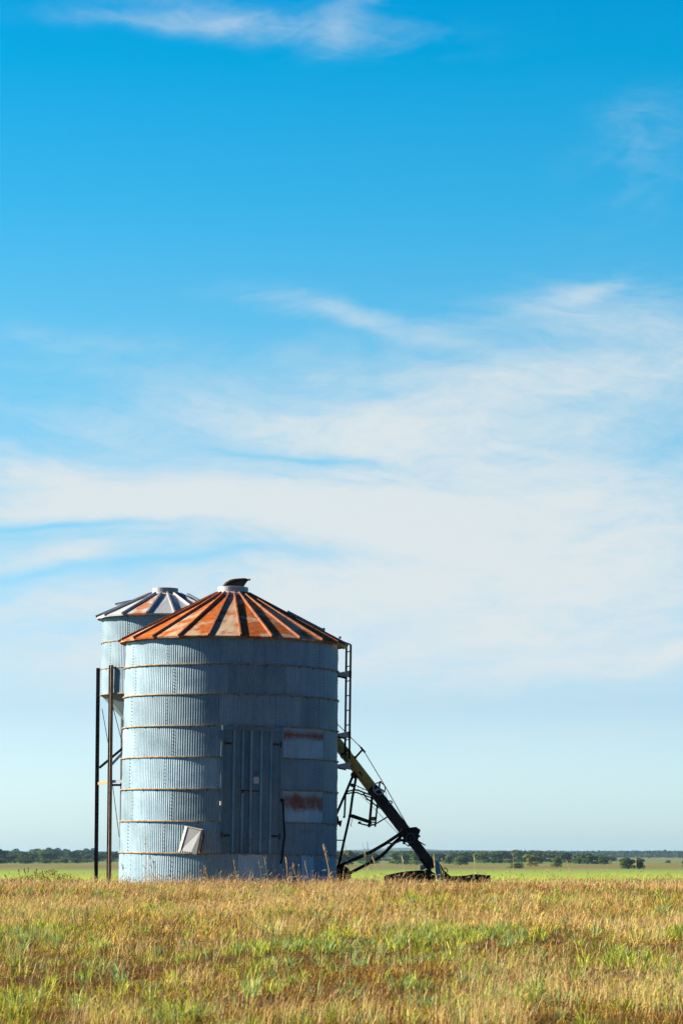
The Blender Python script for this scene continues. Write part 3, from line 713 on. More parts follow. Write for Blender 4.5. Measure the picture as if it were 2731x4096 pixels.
# support tower: head, legs, cradle
m_ = MB(); m_.tube([A(1415, 3100, -.2), A(1415, 3100, .2)], .085, 18); m_.prism([A(1410, 3090, -.16), A(1440, 3086, -.16), A(1450, 3104, -.16), A(1436, 3112, -.16), A(1415, 3115, -.16)], [A(1410, 3090, .16), A(1440, 3086, .16), A(1450, 3104, .16), A(1436, 3112, .16), A(1415, 3115, .16)])
apart(m_, 'pivot_head', M_dark)
m_ = MB(); m_.tube([A(1410, 3106, .1), A(1383, 3170, .2), A(1346, 3255, .25), A(1262, 3480, .25)], .033, 10); apart(m_, 'support_leg', M_dark, smooth=True)
m_ = MB(); m_.tube([A(1424, 3108, -.1), A(1409, 3190, -.1), A(1400, 3258, -.1), A(1377, 3358, -.12), A(1354, 3463, -.12)], .033, 10); apart(m_, 'support_leg', M_dark, smooth=True)
m_ = MB(); m_.tube([A(1408, 3141, -.16), A(1408, 3141, -.06)], .05, 16); apart(m_, 'cable_sheave', M_dark)
m_ = MB(); m_.bar(A(1330, 3361, -.1), A(1377, 3361, -.1), .03, .03); apart(m_, 'tie_bar', M_dark)
m_ = MB(); m_.tube([A(1382, 3172), A(1380, 3210), A(1377, 3270)], .024, 8); m_.box(A(1376, 3268), (.06, .06, .05)); apart(m_, 'cradle_post', M_dark)
m_ = MB(); m_.tube([A(1386, 3172, .05), A(1391, 3165, .05), A(1400, 3163, .05), A(1418, 3160, 0), A(1430, 3160, 0), A(1450, 3168, 0), A(1486, 3182, 0)], .021, 8); apart(m_, 'cradle_rail', M_dark, smooth=True)
m_ = MB(); m_.tube([A(1384, 3176, .15), A(1405, 3171, .1), A(1424, 3170, 0), A(1455, 3180, 0), A(1488, 3192, 0)], .018, 8); apart(m_, 'cradle_rail', M_dark, smooth=True)
m_ = MB(); m_.bar(A(1489, 3172, .05), A(1476, 3309, .05), .068, .07); apart(m_, 'cradle_post', M_dark)
m_ = MB(); m_.bar(A(1511, 3190, -.05), A(1500, 3307, -.05), .045, .05); apart(m_, 'cradle_post', M_dark)
m_ = MB(); m_.prism([A(1394, 3258, -.05), A(1412, 3257, -.05), A(1474, 3279, -.05), A(1478, 3294, -.05), A(1468, 3292, -.05), A(1392, 3267, -.05)], [A(1394, 3258, .05), A(1412, 3257, .05), A(1474, 3279, .05), A(1478, 3294, .05), A(1468, 3292, .05), A(1392, 3267, .05)]); apart(m_, 'cradle_beam', M_dark)
m_ = MB(); m_.box(A(1492, 3275, 0), (.10, .12, .10)); apart(m_, 'motor_mount', M_orange)
m_ = MB(); m_.bar(A(1474, 3285, 0), A(1502, 3291, 0), .03, .06); m_.bar(A(1484, 3290), A(1487, 3303), .03, .04); m_.bar(A(1476, 3309), A(1470, 3296), .015, .03); m_.bar(A(1497, 3306), A(1497, 3294), .015, .03); apart(m_, 'mount_foot', M_dark)
m_ = MB(); m_.tube([A(1432, 3292), A(1454, 3298), A(1476, 3303), A(1492, 3299), A(1505, 3294), A(1530, 3279), A(1556, 3263)], .019, 8); m_.box(A(1438, 3289), (.07, .06, .04)); m_.box(A(1556, 3260), (.08, .08, .06)); apart(m_, 'tension_arm', M_dark, smooth=False)
m_ = MB(); m_.tube([A(1410, 3272), A(1402, 3303), A(1407, 3306)], .009, 5); apart(m_, 'hook', M_black)
m_ = MB(); m_.tube([A(1453, 3172), A(1460, 3186), A(1468, 3196), A(1484, 3206), A(1500, 3220), A(1515, 3229)], .02, 7); m_.box(A(1468, 3197), (.05, .05, .04)); m_.box(A(1515, 3228), (.05, .05, .04)); m_.tube([A(1512, 3232), A(1528, 3238)], .009, 5); apart(m_, 'lever', M_dark)
m_ = MB(); m_.tube([A(1420, 3139), A(1433, 3147), A(1452, 3155), A(1474, 3165)], .011, 6); m_.box(A(1433, 3147), (.03, .04, .035)); m_.box(A(1451, 3156), (.03, .04, .035)); m_.box(A(1474, 3164), (.05, .05, .03)); apart(m_, 'adjuster_chain', M_black)
# truss cable over its mast
m_ = MB(); m_.tube([A(1421, 3030), A(1450, 2998)], .026, 8); m_.box(A(1422, 3029), (.06, .08, .06)); m_.bar(A(1442, 2989), A(1459, 3009), .05, .05); apart(m_, 'cable_mast', M_black)
m_ = MB(); m_.tube([A(1250, 2800), A(1352, 2899), A(1398, 2945), A(1447, 2994), A(1456, 3006), A(1540, 3145), A(1632, 3308)], .010, 6); m_.box(A(1436, 2982), (.04, .04, .03)); m_.box(A(1400, 2947), (.04, .04, .03)); apart(m_, 'truss_cable', M_black)
m_ = MB(); m_.tube([A(1410, 3146), A(1500, 3238), A(1594, 3337)], .006, 5); apart(m_, 'winch_cable', M_black)
m_ = MB(); m_.tube([A(1570, 3277), A(1602, 3326)], .009, 5); apart(m_, 'winch_cable', M_black)
m_ = MB(); m_.tube([A(1541, 3164), A(1546, 3188), A(1547, 3200)], .006, 5); apart(m_, 'cord', M_black)
# undercarriage: two bent pipes down to the axle
m_ = MB(); m_.tube([A(1608, 3324, -.15), A(1592, 3340, -.2), A(1541, 3374, -.3), A(1479, 3410, -.4), A(1350, 3467, -.6)], .042, 10); apart(m_, 'undercarriage_arm', M_dark, smooth=True)
m_ = MB(); m_.tube([A(1610, 3332, -.1), A(1598, 3352, 0), A(1568, 3379, .05), A(1545, 3405, .05), A(1519, 3428, .05), A(1480, 3450, .05), A(1402, 3491, .0)], .042, 10); apart(m_, 'undercarriage_arm', M_dark, smooth=True)
m_ = MB(); m_.bar(A(1541, 3373, -.25), A(1572, 3374, .0), .035, .04); apart(m_, 'cross_brace', M_orange)
m_ = MB(); m_.bar(A(1548, 3389, 0), A(1560, 3387, .05), .03, .05); apart(m_, 'cross_brace', M_orange)
m_ = MB(); m_.tube([A(1578, 3372), A(1592, 3368), A(1604, 3360)], .02, 6); apart(m_, 'pin', M_orange)
m_ = MB(); m_.tube([A(1598, 3330, -.2), A(1606, 3316, -.2)], .022, 6); apart(m_, 'pin', M_orange)
m_ = MB(); m_.box(A(1607, 3361), (.11, .1, .07)); m_.box(A(1620, 3362), (.10, .08, .10)); m_.box(A(1614, 3366), (.05, .05, .14)); m_.tube([A(1612, 3366), A(1632, 3386), A(1638, 3376)], .012, 6); m_.box(A(1640, 3381), (.10, .08, .05)); apart(m_, 'winch', M_black)
m_ = MB(); c = A(1358, 3503, -.2)
vs = []
tyre = MB(); n = 36; prof = [(.235, -.08), (.262, -.075), (.275, -.04), (.278, 0), (.275, .04), (.262, .075), (.235, .08), (.15, .06), (.15, -.06)]
for k in range(n):
    a = 2 * math.pi * k / n
    for r, y in prof: vs.append(c + Vector((r * 1.05 * math.cos(a), y, r * math.sin(a))))
p_ = len(prof)
tyre.add(vs, [(k * p_ + j, k * p_ + (j + 1) % p_, ((k + 1) % n) * p_ + (j + 1) % p_, ((k + 1) % n) * p_ + j) for k in range(n) for j in range(p_)])
ty = apart(tyre, 'wheel', M_rubber, smooth=True)
m_ = MB(); m_.tube([c - Vector((0, .05, 0)), c + Vector((0, .05, 0))], .155, 20); m_.tube([c - Vector((0, .09, 0)), c + Vector((0, .3, 0))], .04, 10); apart(m_, 'rim', M_dark, ty)
m_ = MB()
f_ = [A(1346, 3263, -1.25), A(1353, 3265, -1.25), A(1356, 3284, -1.25), A(1368, 3280, -1.25), A(1363, 3309, -1.25), A(1352, 3298, -1.25), A(1345, 3298, -1.25)]
m_.prism(f_, [p + Vector((0, .15, 0)) for p in f_]); apart(m_, 'jack_bracket', M_black)
#PLANTS
# ------------------------------------------------------------------ trees and bushes of the plain
FIELD_Z = -2.62
def field_y(py): return (ZE - FIELD_Z) / math.tan(-el_of(py))
KIND = {'dark': ((.030, .070, .020), (.070, .118, .032)), 'mid': ((.070, .115, .026), (.125, .17, .036)), 'pale': ((.15, .18, .03), (.24, .25, .05)), 'grey': ((.052, .092, .034), (.10, .138, .05))}
def quads_cloud(P, Nn, size, col, r):
    """leaf sprays: one small bent face pair per point"""
    n = len(P)
    rd = r.normal(size=(n, 3)); nn = Nn * .8 + rd * .55; nn /= np.linalg.norm(nn, axis=1)[:, None] + 1e-9
    u = np.cross(nn, r.normal(size=(n, 3))); u /= np.linalg.norm(u, axis=1)[:, None] + 1e-9
    v = np.cross(nn, u); s = size[:, None]
    a = .6 + .5 * r.random((n, 1))
    V = np.stack([P - u * s, P - v * s * a, P + u * s, P + v * s * a * .8], 1).reshape(-1, 3)
    return V, np.arange(4 * n).reshape(n, 4), np.repeat(col, 4, 0)
def crown_mesh(seed, kind, squat):
    """unit crown: about 1 wide, 1 high, foot at z=0"""
    r = np.random.default_rng(seed); Ps, Ns, Cs, Ss = [], [], [], []
    k = r.integers(9, 13)
    for i in range(k):
        a = r.random() * 6.28; rad = (.05 + .30 * r.random()) if i else 0
        cz = r.uniform(.30, .78) if i else .62
        rad *= 1.1 - .7 * abs(cz - .45)
        c = np.array([rad * math.cos(a), rad * math.sin(a), cz])
        s = np.array([r.uniform(.15, .25)] * 2 + [r.uniform(.13, .21)])
        n = 190
        d = r.normal(size=(n, 3)); d /= np.linalg.norm(d, axis=1)[:, None]
        d[:, 2] = np.where(d[:, 2] < -.55, -d[:, 2], d[:, 2])
        p = c + d * s * (r.uniform(.55, 1.10, (n, 1)) ** .6)
        p[:, 2] = np.maximum(p[:, 2], .04 + .1 * r.random(n))
        Ps.append(p); Ns.append(d); Ss.append(r.uniform(.020, .045, n))
        lo, hi = map(np.array, KIND[kind]); t = np.clip(r.normal(.45, .25) + r.normal(0, .22, (n, 1)), 0, 1.2)
        Cs.append(lo + (hi - lo) * t)
    # skirt of low foliage
    n = 260; a = r.random(n) * 6.28; q = np.sqrt(r.random(n)) * .40
    p = np.stack([q * np.cos(a), q * np.sin(a), .05 + .25 * r.random(n)], 1); Ps.append(p); Ns.append(np.stack([np.cos(a), np.sin(a), 0 * a + .3], 1)); Ss.append(r.uniform(.02, .045, n))
    lo, hi = map(np.array, KIND[kind]); Cs.append(lo + (hi - lo) * r.random((n, 1)) * .7)
    P = np.concatenate(Ps); P[:, :2] *= 1.04
    V, Fc, Cc = quads_cloud(P, np.concatenate(Ns), np.concatenate(Ss) * 1.25, np.concatenate(Cs), r)
    o = np_mesh('crown', V, [Fc], M_tree, Cc); me = o.data; bpy.data.objects.remove(o); return me
CROWNS = {k: [crown_mesh(100 + i * 7 + len(k) * 31, k, 0) for i in range(4)] for k in KIND}
tb = MB(); tb.tube([(0, 0, -.05), (.01, 0, .2), (-.015, .01, .45), (.01, 0, .7)], [.035, .026, .02, .008], 7)
for a in (0, 2.1, 4.2): tb.tube([(0, 0, .22), (.13 * math.cos(a), .13 * math.sin(a), .42), (.22 * math.cos(a), .22 * math.sin(a), .6)], [.016, .011, .005], 6)
_t = tb.build('trunk', M_bark); TRUNK = _t.data; bpy.data.objects.remove(_t)
def tree(px, base, wpx, top, kind, label, group=None, name='tree', cat='tree', Yd=None, seed=[0]):
    Yd = Yd or field_y(base); seed[0] += 1
    X = (px - CX) / F * Yd; W = wpx / F * Yd; H = (base - top) / F * Yd
    e = empty(name, (X, Yd, FIELD_Z), label, cat, group, (0, 0, random.uniform(0, 6.28)))
    for nm, me in (('crown', CROWNS[kind][seed[0] % 4]), ('trunk', TRUNK)):
        o = bpy.data.objects.new(nm, me); C.objects.link(o); o.parent = e
        o.scale = (W * 1.16, W * 1.16, H * 1.10)
    return e
GL, GR, GB = 'trees of the left thicket', 'trees of the long treeline on the right', 'blue-green trees far behind the left thicket'
RT_ = 'dark tree in the continuous treeline right of the auger'
LT_ = 'dark green tree in the thicket left of the bins'
BT_ = 'hazy blue-green tree rising behind the left thicket'
tree(8, 3454, 70, 3397, 'dark', 'tallest dark tree of the left thicket, cut by the left photo edge')
tree(52, 3453, 62, 3415, 'dark', LT_, GL)
tree(100, 3451, 75, 3406, 'grey', 'grey-green rounded tree in the left thicket, left of the gap', GL)
tree(133, 3452, 50, 3418, 'dark', LT_, GL)
tree(163, 3450, 70, 3402, 'grey', LT_, GL); tree(195, 3451, 80, 3400, 'mid', LT_, GL)
tree(222, 3447, 60, 3408, 'dark', 'dark tree at the right end of the left thicket group, above the weed bush', GL)
tree(262, 3449, 48, 3425, 'grey', LT_, GL)
tree(294, 3446, 58, 3405, 'dark', LT_, GL); tree(328, 3446, 55, 3406, 'dark', LT_, GL); tree(352, 3447, 55, 3418, 'grey', LT_, GL)
tree(405, 3447, 60, 3411, 'dark', 'dark tree seen between the two steel legs of the raised bin')
tree(455, 3448, 70, 3409, 'dark', 'dark tree between the steel legs and the bright bin wall')
for px, b, wd, tp, kd, lb in ((12, 3455, 60, 3436, 'dark', 'low dark bush under the tallest left tree'), (112, 3455, 62, 3431, 'dark', 'low dark round bush at the foot of the left thicket'), (190, 3454, 55, 3440, 'mid', 'low green bush at the foot of the left thicket, above the weeds'),
                             (231, 3453, 42, 3441, 'pale', 'yellowish low bush in front of the left thicket'), (270, 3453, 52, 3434, 'mid', 'rounded green bush right of the yellowish low bush'),
                             (317, 3453, 52, 3432, 'dark', 'round dark bush standing apart in front of the left thicket'), (349, 3451, 34, 3436, 'mid', 'small green bush right of the round dark bush'),
                             (371, 3450, 30, 3436, 'pale', 'small pale bush left of the steel bin legs'), (445, 3450, 34, 3437, 'pale', 'small bush beside the foot of the bright bin wall')):
    tree(px, b, wd, tp, kd, lb, 'low bushes in front of the left thicket', 'bush', 'bush')
for px, tp, wd in ((40, 3402, 40), (70, 3397, 46), (150, 3397, 60), (178, 3396, 40), (207, 3391, 48), (243, 3394, 56), (275, 3398, 40), (312, 3398, 50), (348, 3394, 46), (375, 3395, 40), (420, 3408, 50), (450, 3406, 44), (470, 3408, 40)):
    tree(px, 3438, wd, tp, 'dark', BT_, GB)
tree(1358, 3470, 120, 3412, 'mid', 'olive tree at the right edge of the large bin, behind the support leg', None, Yd=850)
tree(1400, 3448, 70, 3408, 'grey', 'grey-green tree behind the upper undercarriage pipe near the bin')
tree(1440, 3446, 62, 3414, 'grey', 'small grey-green tree between the support leg and the undercarriage pipes')
tree(1472, 3457, 95, 3411, 'dark', 'dark tree behind the crossing of the two undercarriage pipes')
tree(1502, 3446, 50, 3426, 'dark', 'low dark tree right of the pipe crossing')
tree(1542, 3444, 44, 3431, 'mid', 'small low bush between the undercarriage pipes and the dark grove', None, 'bush', 'bush')
tree(1588, 3457, 75, 3409, 'mid', 'olive tree on the left of the grove behind the auger foot')
tree(1622, 3458, 84, 3405, 'dark', 'darkest middle tree of the grove behind the auger foot')
tree(1662, 3459, 62, 3406, 'mid', 'tree on the right of the grove, touching the auger tube')
for px, b, wd, tp, kd in ((1745, 3450, 60, 3415, 'dark'), (1765, 3450, 60, 3412, 'dark'), (1812, 3449, 60, 3411, 'dark'), (1860, 3450, 70, 3411, 'dark'), (1885, 3448, 60, 3410, 'grey'), (1932, 3453, 82, 3407, 'mid'), (1975, 3451, 70, 3406, 'dark'),
                      (2010, 3450, 66, 3405, 'grey'), (2045, 3450, 70, 3402, 'grey'), (2080, 3451, 74, 3402, 'dark'), (2120, 3450, 70, 3402, 'grey'), (2160, 3449, 66, 3403, 'mid'), (2195, 3449, 62, 3408, 'grey'), (2222, 3450, 64, 3408, 'dark'), (2256, 3452, 66, 3409, 'dark'),
                      (1720, 3448, 50, 3415, 'grey'), (1905, 3450, 60, 3408, 'dark')):
    tree(px, b, wd, tp, kd, RT_, GR)
tree(1790, 3456, 48, 3422, 'mid', 'smaller rounded tree at the left front of the right treeline')
tree(1837, 3461, 70, 3420, 'mid', 'round olive tree standing forward of the right treeline, nearest the auger')
tree(2152, 3455, 26, 3428, 'grey', 'thin grey-green tree just right of the round pale tree')
tree(2116, 3466, 66, 3420, 'pale', 'round pale yellow-green tree standing alone before the treeline')
tree(2217, 3469, 50, 3431, 'mid', 'small dark round tree alone in the meadow, right of the pale one')
tree(2310, 3456, 70, 3417, 'grey', 'dark tree at the start of the treeline end group'); tree(2345, 3457, 60, 3416, 'dark', 'darkest tree in the end group of the treeline')
tree(2378, 3457, 54, 3422, 'grey', 'grey-green tree in the end group of the treeline'); tree(2408, 3458, 62, 3424, 'dark', 'last low tree at the right end of the treeline')
tree(2500, 3476, 68, 3431, 'dark', 'large dark tree standing alone near the right photo edge'); tree(2547, 3476, 48, 3434, 'dark', 'narrow dark tree touching the large lone tree on its right')
tree(2728, 3470, 26, 3441, 'dark', 'dark tree cut by the right photo edge')
for px, b, wd, tp, kd, lb in ((2056, 3474, 72, 3452, 'mid', 'low spreading dark bush in the meadow before the pale round tree'), (1994, 3453, 26, 3441, 'mid', 'small bush at the foot of the right treeline'), (1970, 3453, 20, 3444, 'pale', 'tiny pale bush at the foot of the right treeline'),
                             (2030, 3453, 40, 3436, 'pale', 'yellowish bush at the treeline foot, left of the pale round tree'), (2658, 3452, 30, 3441, 'mid', 'small bush far out between the lone trees and the right edge'),
                             (2440, 3446, 40, 3428, 'grey', 'small tree-like bush in the gap behind the treeline end')):
    tree(px, b, wd, tp, kd, lb, 'low bushes in the right meadow', 'bush', 'bush')
# far woodland: one mass along the horizon
r = np.random.default_rng(11)
n = 120000
fx = r.uniform(-900, 1100, n); fy = 2350 + r.random(n) * 700
ht = (4.2 + 2.2 * fbm(fx * .02, fy * .01, 5, 4)) * np.where((fx > -60), 1, .9)
P = np.stack([fx, fy, FIELD_Z + ht * r.random(n) ** .8], 1)
lo, hi = np.array((.018, .045, .028)), np.array((.045, .075, .04))
cl = lo + (hi - lo) * np.clip(fbm(fx * .05, fy * .02, 8)[:, None] + r.normal(0, .15, (n, 1)), 0, 1)
V, Fc, Cc = quads_cloud(P, np.tile([0, -.5, .6], (n, 1)), r.uniform(.5, 1.3, n), cl, r)
tag(np_mesh('far_woodland', V, [Fc], M_tree, Cc), kind='stuff', label='blue hazy woodland strung along the horizon', cat='woodland')
# low hills beyond
hx = np.linspace(-2600, 3200, 240); rows = 7
def hill_h(x):
    px = CX + x / 5600 * F
    return 7 + 5.0 * np.exp(-((px - 1615) / 110) ** 2) + 3.0 * np.exp(-((px - 1450) / 160) ** 2) + 2.2 * np.exp(-((px - 1850) / 260) ** 2) + 1.2 * fbm(x * .012, x * 0, 4, 4)
HV = []
for j in range(rows):
    t_ = j / (rows - 1)
    HV.append(np.stack([hx, np.full_like(hx, 5300 + 700 * t_), FIELD_Z + hill_h(hx) * np.sin(math.pi * min(1, .02 + .96 * t_)) ** .7 + (.5 * fbm(hx * .06, hx * 0 + j * 3.1, 6) if 0 < j < rows - 1 else 0)], 1))
HV = np.concatenate(HV); hi_ = np.arange(rows * len(hx)).reshape(rows, -1)
mh = flat('wooded_hill', (.05, .07, .03), 1)
tag(np_mesh('hills', HV, [np.stack([hi_[:-1, :-1].ravel(), hi_[:-1, 1:].ravel(), hi_[1:, 1:].ravel(), hi_[1:, :-1].ravel()], 1)], mh), kind='structure', label='low blue wooded hills on the horizon')

# ------------------------------------------------------------------ grass of the rise
def blades(x, y, h, wd, lean, col, r, spread=1.5, ang=None):
    n = len(x); z = ground(x, y) - .01
    fa = r.random(n) * math.pi; la = r.normal(.35, spread, n) if ang is None else ang + r.normal(0, .35, n)   # straw mostly blown over to the right
    ux, uy = np.cos(fa) * wd / 2, np.sin(fa) * wd / 2
    dx, dy = np.cos(la) * lean * h, np.sin(la) * lean * h
    B = np.stack([x, y, z], 1); U = np.stack([ux, uy, 0 * ux], 1)
    mid = B + np.stack([dx * .32, dy * .32, h * .58], 1)
    tip = B + np.stack([dx, dy, h * np.sqrt(np.clip(1 - (lean * .75) ** 2, .1, 1))], 1)
    V = np.stack([B - U, B + U, mid + U * .85, mid - U * .85, tip], 1)
    i = np.arange(n)[:, None] * 5
    q = i + np.array([[0, 1, 2, 3]]); t3 = i + np.array([[3, 2, 4]])
    return V.reshape(-1, 3), q, t3, np.repeat(col, 5, 0), tip
def scatter(n, y0, y1, p, r, keep=None):
    """points over the visible wedge, denser near the viewer"""
    xs_, ys_ = [], []; got = 0
    while got < n:
        m = n * 2; yy = r.uniform(y0, y1, m); half = .120 * yy + 4.4; xx = r.uniform(-1, 1, m) * (.12 * y1 + 4.4)
        ok = (np.abs(xx) < half) & (r.random(m) < (y0 / yy) ** p) & ((xx - BX) ** 2 + (yy - BIN_Y) ** 2 > 2.70 ** 2)
        if keep is not None: ok &= keep(xx, yy, r.random(m))
        xs_.append(xx[ok]); ys_.append(yy[ok]); got += ok.sum()
    return np.concatenate(xs_)[:n], np.concatenate(ys_)[:n]
def pick(r, n, cols, wts):
    c = np.array(cols)[r.choice(len(cols), n, p=np.array(wts) / sum(wts))]
    return c * r.uniform(.7, 1.3, (n, 1)) * r.uniform(.93, 1.07, (n, 3))
def ray_ground(px, py):
    lo, hi = 24.0, 84.0; prev = None
    for Yd in np.arange(24, 84, .1):
        p = at(px, py, Yd)
        if p.z < float(ground(p.x, Yd)) + .04: return p.x, Yd
    return at(px, py, 66).x, 66
def dryness(x, y): return fbm(x * .55 + 3, y * .33, 21, 3)
def straw_f(x, y): return fbm(x * .38 + 11, y * .16, 31, 3)
def green_f(x, y): return fbm(x * .75 + 40, y * .42, 41, 3)
def patch_sum(x, y, lst):
    s = np.zeros_like(x)
    for gx_, gy_, sx_, sy_, a in lst: s = np.maximum(s, a * np.exp(-((x - gx_) / sx_) ** 2 - ((y - gy_) / sy_) ** 2))
    return s
def patches(lst):
    out = []
    for px, py, wpx, a in lst:
        x0, y0 = ray_ground(px, py); out.append((x0, y0, wpx / F * y0 * .55, max(.6, y0 * .016 * a), 1.0))
    return out
GREEN_P = patches([(380, 3800, 150, 1), (260, 3665, 200, 1.2), (560, 3645, 230, 1.1), (1150, 3665, 230, .7), (1000, 3800, 200, 1), (1290, 3780, 160, 1), (1960, 3745, 260, 1.4), (1700, 3610, 160, .7), (2480, 3840, 180, 1), (2040, 4000, 240, 1.1), (720, 4060, 260, 1.1), (1330, 4060, 120, .8), (150, 3720, 150, .8), (2700, 3740, 120, .8), (100, 3990, 200, .8), (1650, 3940, 90, .6)])
STRAW_P = patches([(100, 3640, 330, 1.2), (850, 3660, 420, 1.3), (2250, 3620, 600, 1.6), (2150, 3690, 400, 1.0), (60, 3535, 300, 1.5), (2450, 3720, 300, 1.0), (1500, 3580, 300, .8), (760, 3920, 130, .8), (440, 4080, 260, .8), (2560, 4030, 260, .9), (1750, 3700, 260, .8), (1650, 3520, 500, .8)])
r = np.random.default_rng(3)
def macro(x, y):
    # how the rise changes with distance: reddish crest, pale straw belt, brown trampled belt, mixed sward near the viewer
    w = (fbm(x * .16, y * .09, 91, 3) - .5) * 12
    yy = y + w
    crest = sstep(54, 61, yy); belt = sstep(38.5, 42, yy) * (1 - sstep(50, 56, yy)); brown = sstep(31, 33, yy) * (1 - sstep(36, 39, yy))
    return crest, belt, brown
NCL = 16000
cxx, cyy = scatter(NCL, 25.5, 84, 1.1, r)
ckind = r.random(NCL); ctone = np.clip(r.normal(1.05, .36, NCL), .4, 1.9); chgt = np.clip(r.normal(1, .38, NCL), .35, 2.0); crad = r.uniform(.03, .15, NCL) * (1 + .004 * cyy)
n = 255000; nc_ = int(n * .8)
ci = r.integers(0, NCL, n); free = np.arange(n) >= nc_
x = cxx[ci] + r.normal(0, 1, n) * crad[ci]; y = cyy[ci] + r.normal(0, 1, n) * crad[ci] * 1.4
x2, y2 = scatter(n - nc_, 25.5, 84, 1.2, r); x[free] = x2; y[free] = y2
ok = ((x - BX) ** 2 + (y - BIN_Y) ** 2 > 2.72 ** 2); x, y, ci, free = x[ok], y[ok], ci[ok], free[ok]; n = len(x)
d = dryness(x, y); g = green_f(x, y)
crest, belt, brown = macro(x, y)
tone = np.where(free, r.uniform(.7, 1.1, n), ctone[ci]); hg = np.where(free, r.uniform(.5, 1.0, n), chgt[ci])
h = r.gamma(5, .016, n) * (.45 + 1.1 * d) * hg * (1 + .25 * belt - .3 * brown) + .03
h = np.minimum(h * (.78 + .22 * sstep(34, 50, y)), np.where(y > 60, .15, .4))
PAL = np.array([(.12, .050, .010), (.23, .112, .022), (.46, .285, .066), (.24, .19, .02), (.66, .47, .16), (.38, .33, .04)])
W0 = np.array([.21, .30, .20, .11, .10, .08]); W1 = np.array([.05, .14, .30, .08, .36, .07]); W2 = np.array([.38, .32, .10, .13, .03, .04]); W3 = np.array([.14, .40, .30, .06, .08, .02])
Wt = W0 + (W1 - W0) * belt[:, None] + (W2 - W0) * brown[:, None] + (W3 - W0) * crest[:, None]; Wt = np.clip(Wt, .01, 1); Wt /= Wt.sum(1)[:, None]
sel = np.where(free, r.random(n), np.clip(ckind[ci] + r.normal(0, .13, n), 0, .999))
col = PAL[(np.cumsum(Wt, 1) < sel[:, None]).sum(1).clip(0, 5)] * r.uniform(.72, 1.28, (n, 1)) * r.uniform(.94, 1.06, (n, 3))
red = (r.random(n) < .5 * crest); col[red] = pick(r, red.sum(), [(.35, .17, .045), (.27, .115, .03), (.42, .25, .08)], [.4, .3, .3])
gm = (g + r.normal(0, .08, n) > .61) & (r.random(n) > .4 * crest)
col[gm] = pick(r, gm.sum(), [(.24, .27, .028), (.36, .37, .040), (.16, .20, .026), (.46, .42, .06)], [.35, .3, .15, .2])
col *= tone[:, None]
V, q, t3, cc, tip = blades(x, y, h, (.0035 + .00006 * y) * r.uniform(.6, 1.6, n), r.uniform(.25, 1.3, n), col, r, np.where(r.random(n) < .6, 3.2, .9))
tag(np_mesh('dry_grass', V, [q, t3], M_leaf, cc), kind='stuff', label='short matted brown and straw coloured grass on the rise', cat='grass')
# low seedy ground plants that make the brown speckle
n = 88000
x, y = scatter(n, 25.5, 70, 1.0, r, lambda xx, yy, u: u < np.clip(3.2 * (fbm(xx * .8 + 9, yy * .45, 81, 3) - .40), .04, 1))
z = ground(x, y) + r.gamma(3, .022, n)
cl = pick(r, n, [(.17, .075, .02), (.11, .055, .016), (.26, .15, .04), (.13, .12, .022), (.36, .22, .08)], [.3, .25, .2, .15, .1])
V, Fc, Cc = quads_cloud(np.stack([x, y, z], 1), np.tile([-.3, -.5, .6], (n, 1)), r.uniform(.004, .011, n) * (.6 + y * .012), cl, r)
tag(np_mesh('ground_weeds', V, [Fc], M_leaf, Cc), kind='stuff', label='low brown seeding weeds speckling the rise', cat='weeds')
# taller straw with seed heads
n = 66000
kp = lambda xx, yy, u: u < np.clip(.05 + 1.0 * patch_sum(xx, yy, STRAW_P) + 2.4 * np.clip(straw_f(xx, yy) - .54, 0, 1) + np.where(yy > 60, .16, 0), 0, 1) * np.clip(.2 + 2.2 * (fbm(xx * 2.2, yy * 1.1, 66, 2) - .3), .1, 1)
x, y = scatter(n, 25.5, 84, .9, r, kp)
h = r.uniform(.13, .36, n) * (.75 + .35 * straw_f(x, y)) * np.where(y > 62, np.where(r.random(n) < .10, 1.15, .55), 1)
ne = 700; fx_ = r.uniform(-6.2, 9, ne); fy_ = r.uniform(66.8, 69.9, ne); x = np.concatenate([x, np.round(fx_ / .33) * .33 + r.normal(0, .07, ne)]); y = np.concatenate([y, fy_]); h = np.concatenate([h, r.gamma(4, .05, ne) + .08]); n += ne
col = pick(r, n, [(.68, .52, .22), (.58, .39, .14), (.66, .46, .24), (.50, .38, .11), (.78, .64, .34)], [.3, .25, .2, .15, .1])
V, q, t3, cc, tip = blades(x, y, h, (.0024 + .00005 * y) * r.uniform(.6, 1.4, n), r.uniform(.05, .85, n), col, r)
hd = r.random(n) < .5; m = hd.sum(); T = tip[hd]; hl_ = r.uniform(.02, .06, m)[:, None]; ww = (.003 + .00005 * y[hd])[:, None] * r.uniform(.8, 1.6, (m, 1))
a = r.random((m, 1)) * 6.28; U = np.concatenate([np.cos(a), np.sin(a) * .4, 0 * a], 1) * ww
D = np.concatenate([r.normal(.3, .4, (m, 1)), r.normal(0, .3, (m, 1)), np.ones((m, 1))], 1) * hl_
HV_ = np.stack([T - D * .3, T + U + D * .25, T + D, T - U + D * .25], 1).reshape(-1, 3)
hc_ = np.repeat(pick(r, m, [(.56, .35, .19), (.64, .46, .24), (.44, .24, .10)], [.4, .35, .25]), 4, 0)
tag(np_mesh('straw_grass', np.concatenate([V, HV_]), [q, t3, np.arange(4 * m).reshape(m, 4) + len(V)], M_leaf, np.concatenate([cc, hc_])), kind='stuff', label='taller pale straw grass with seed heads in drifts', cat='grass')
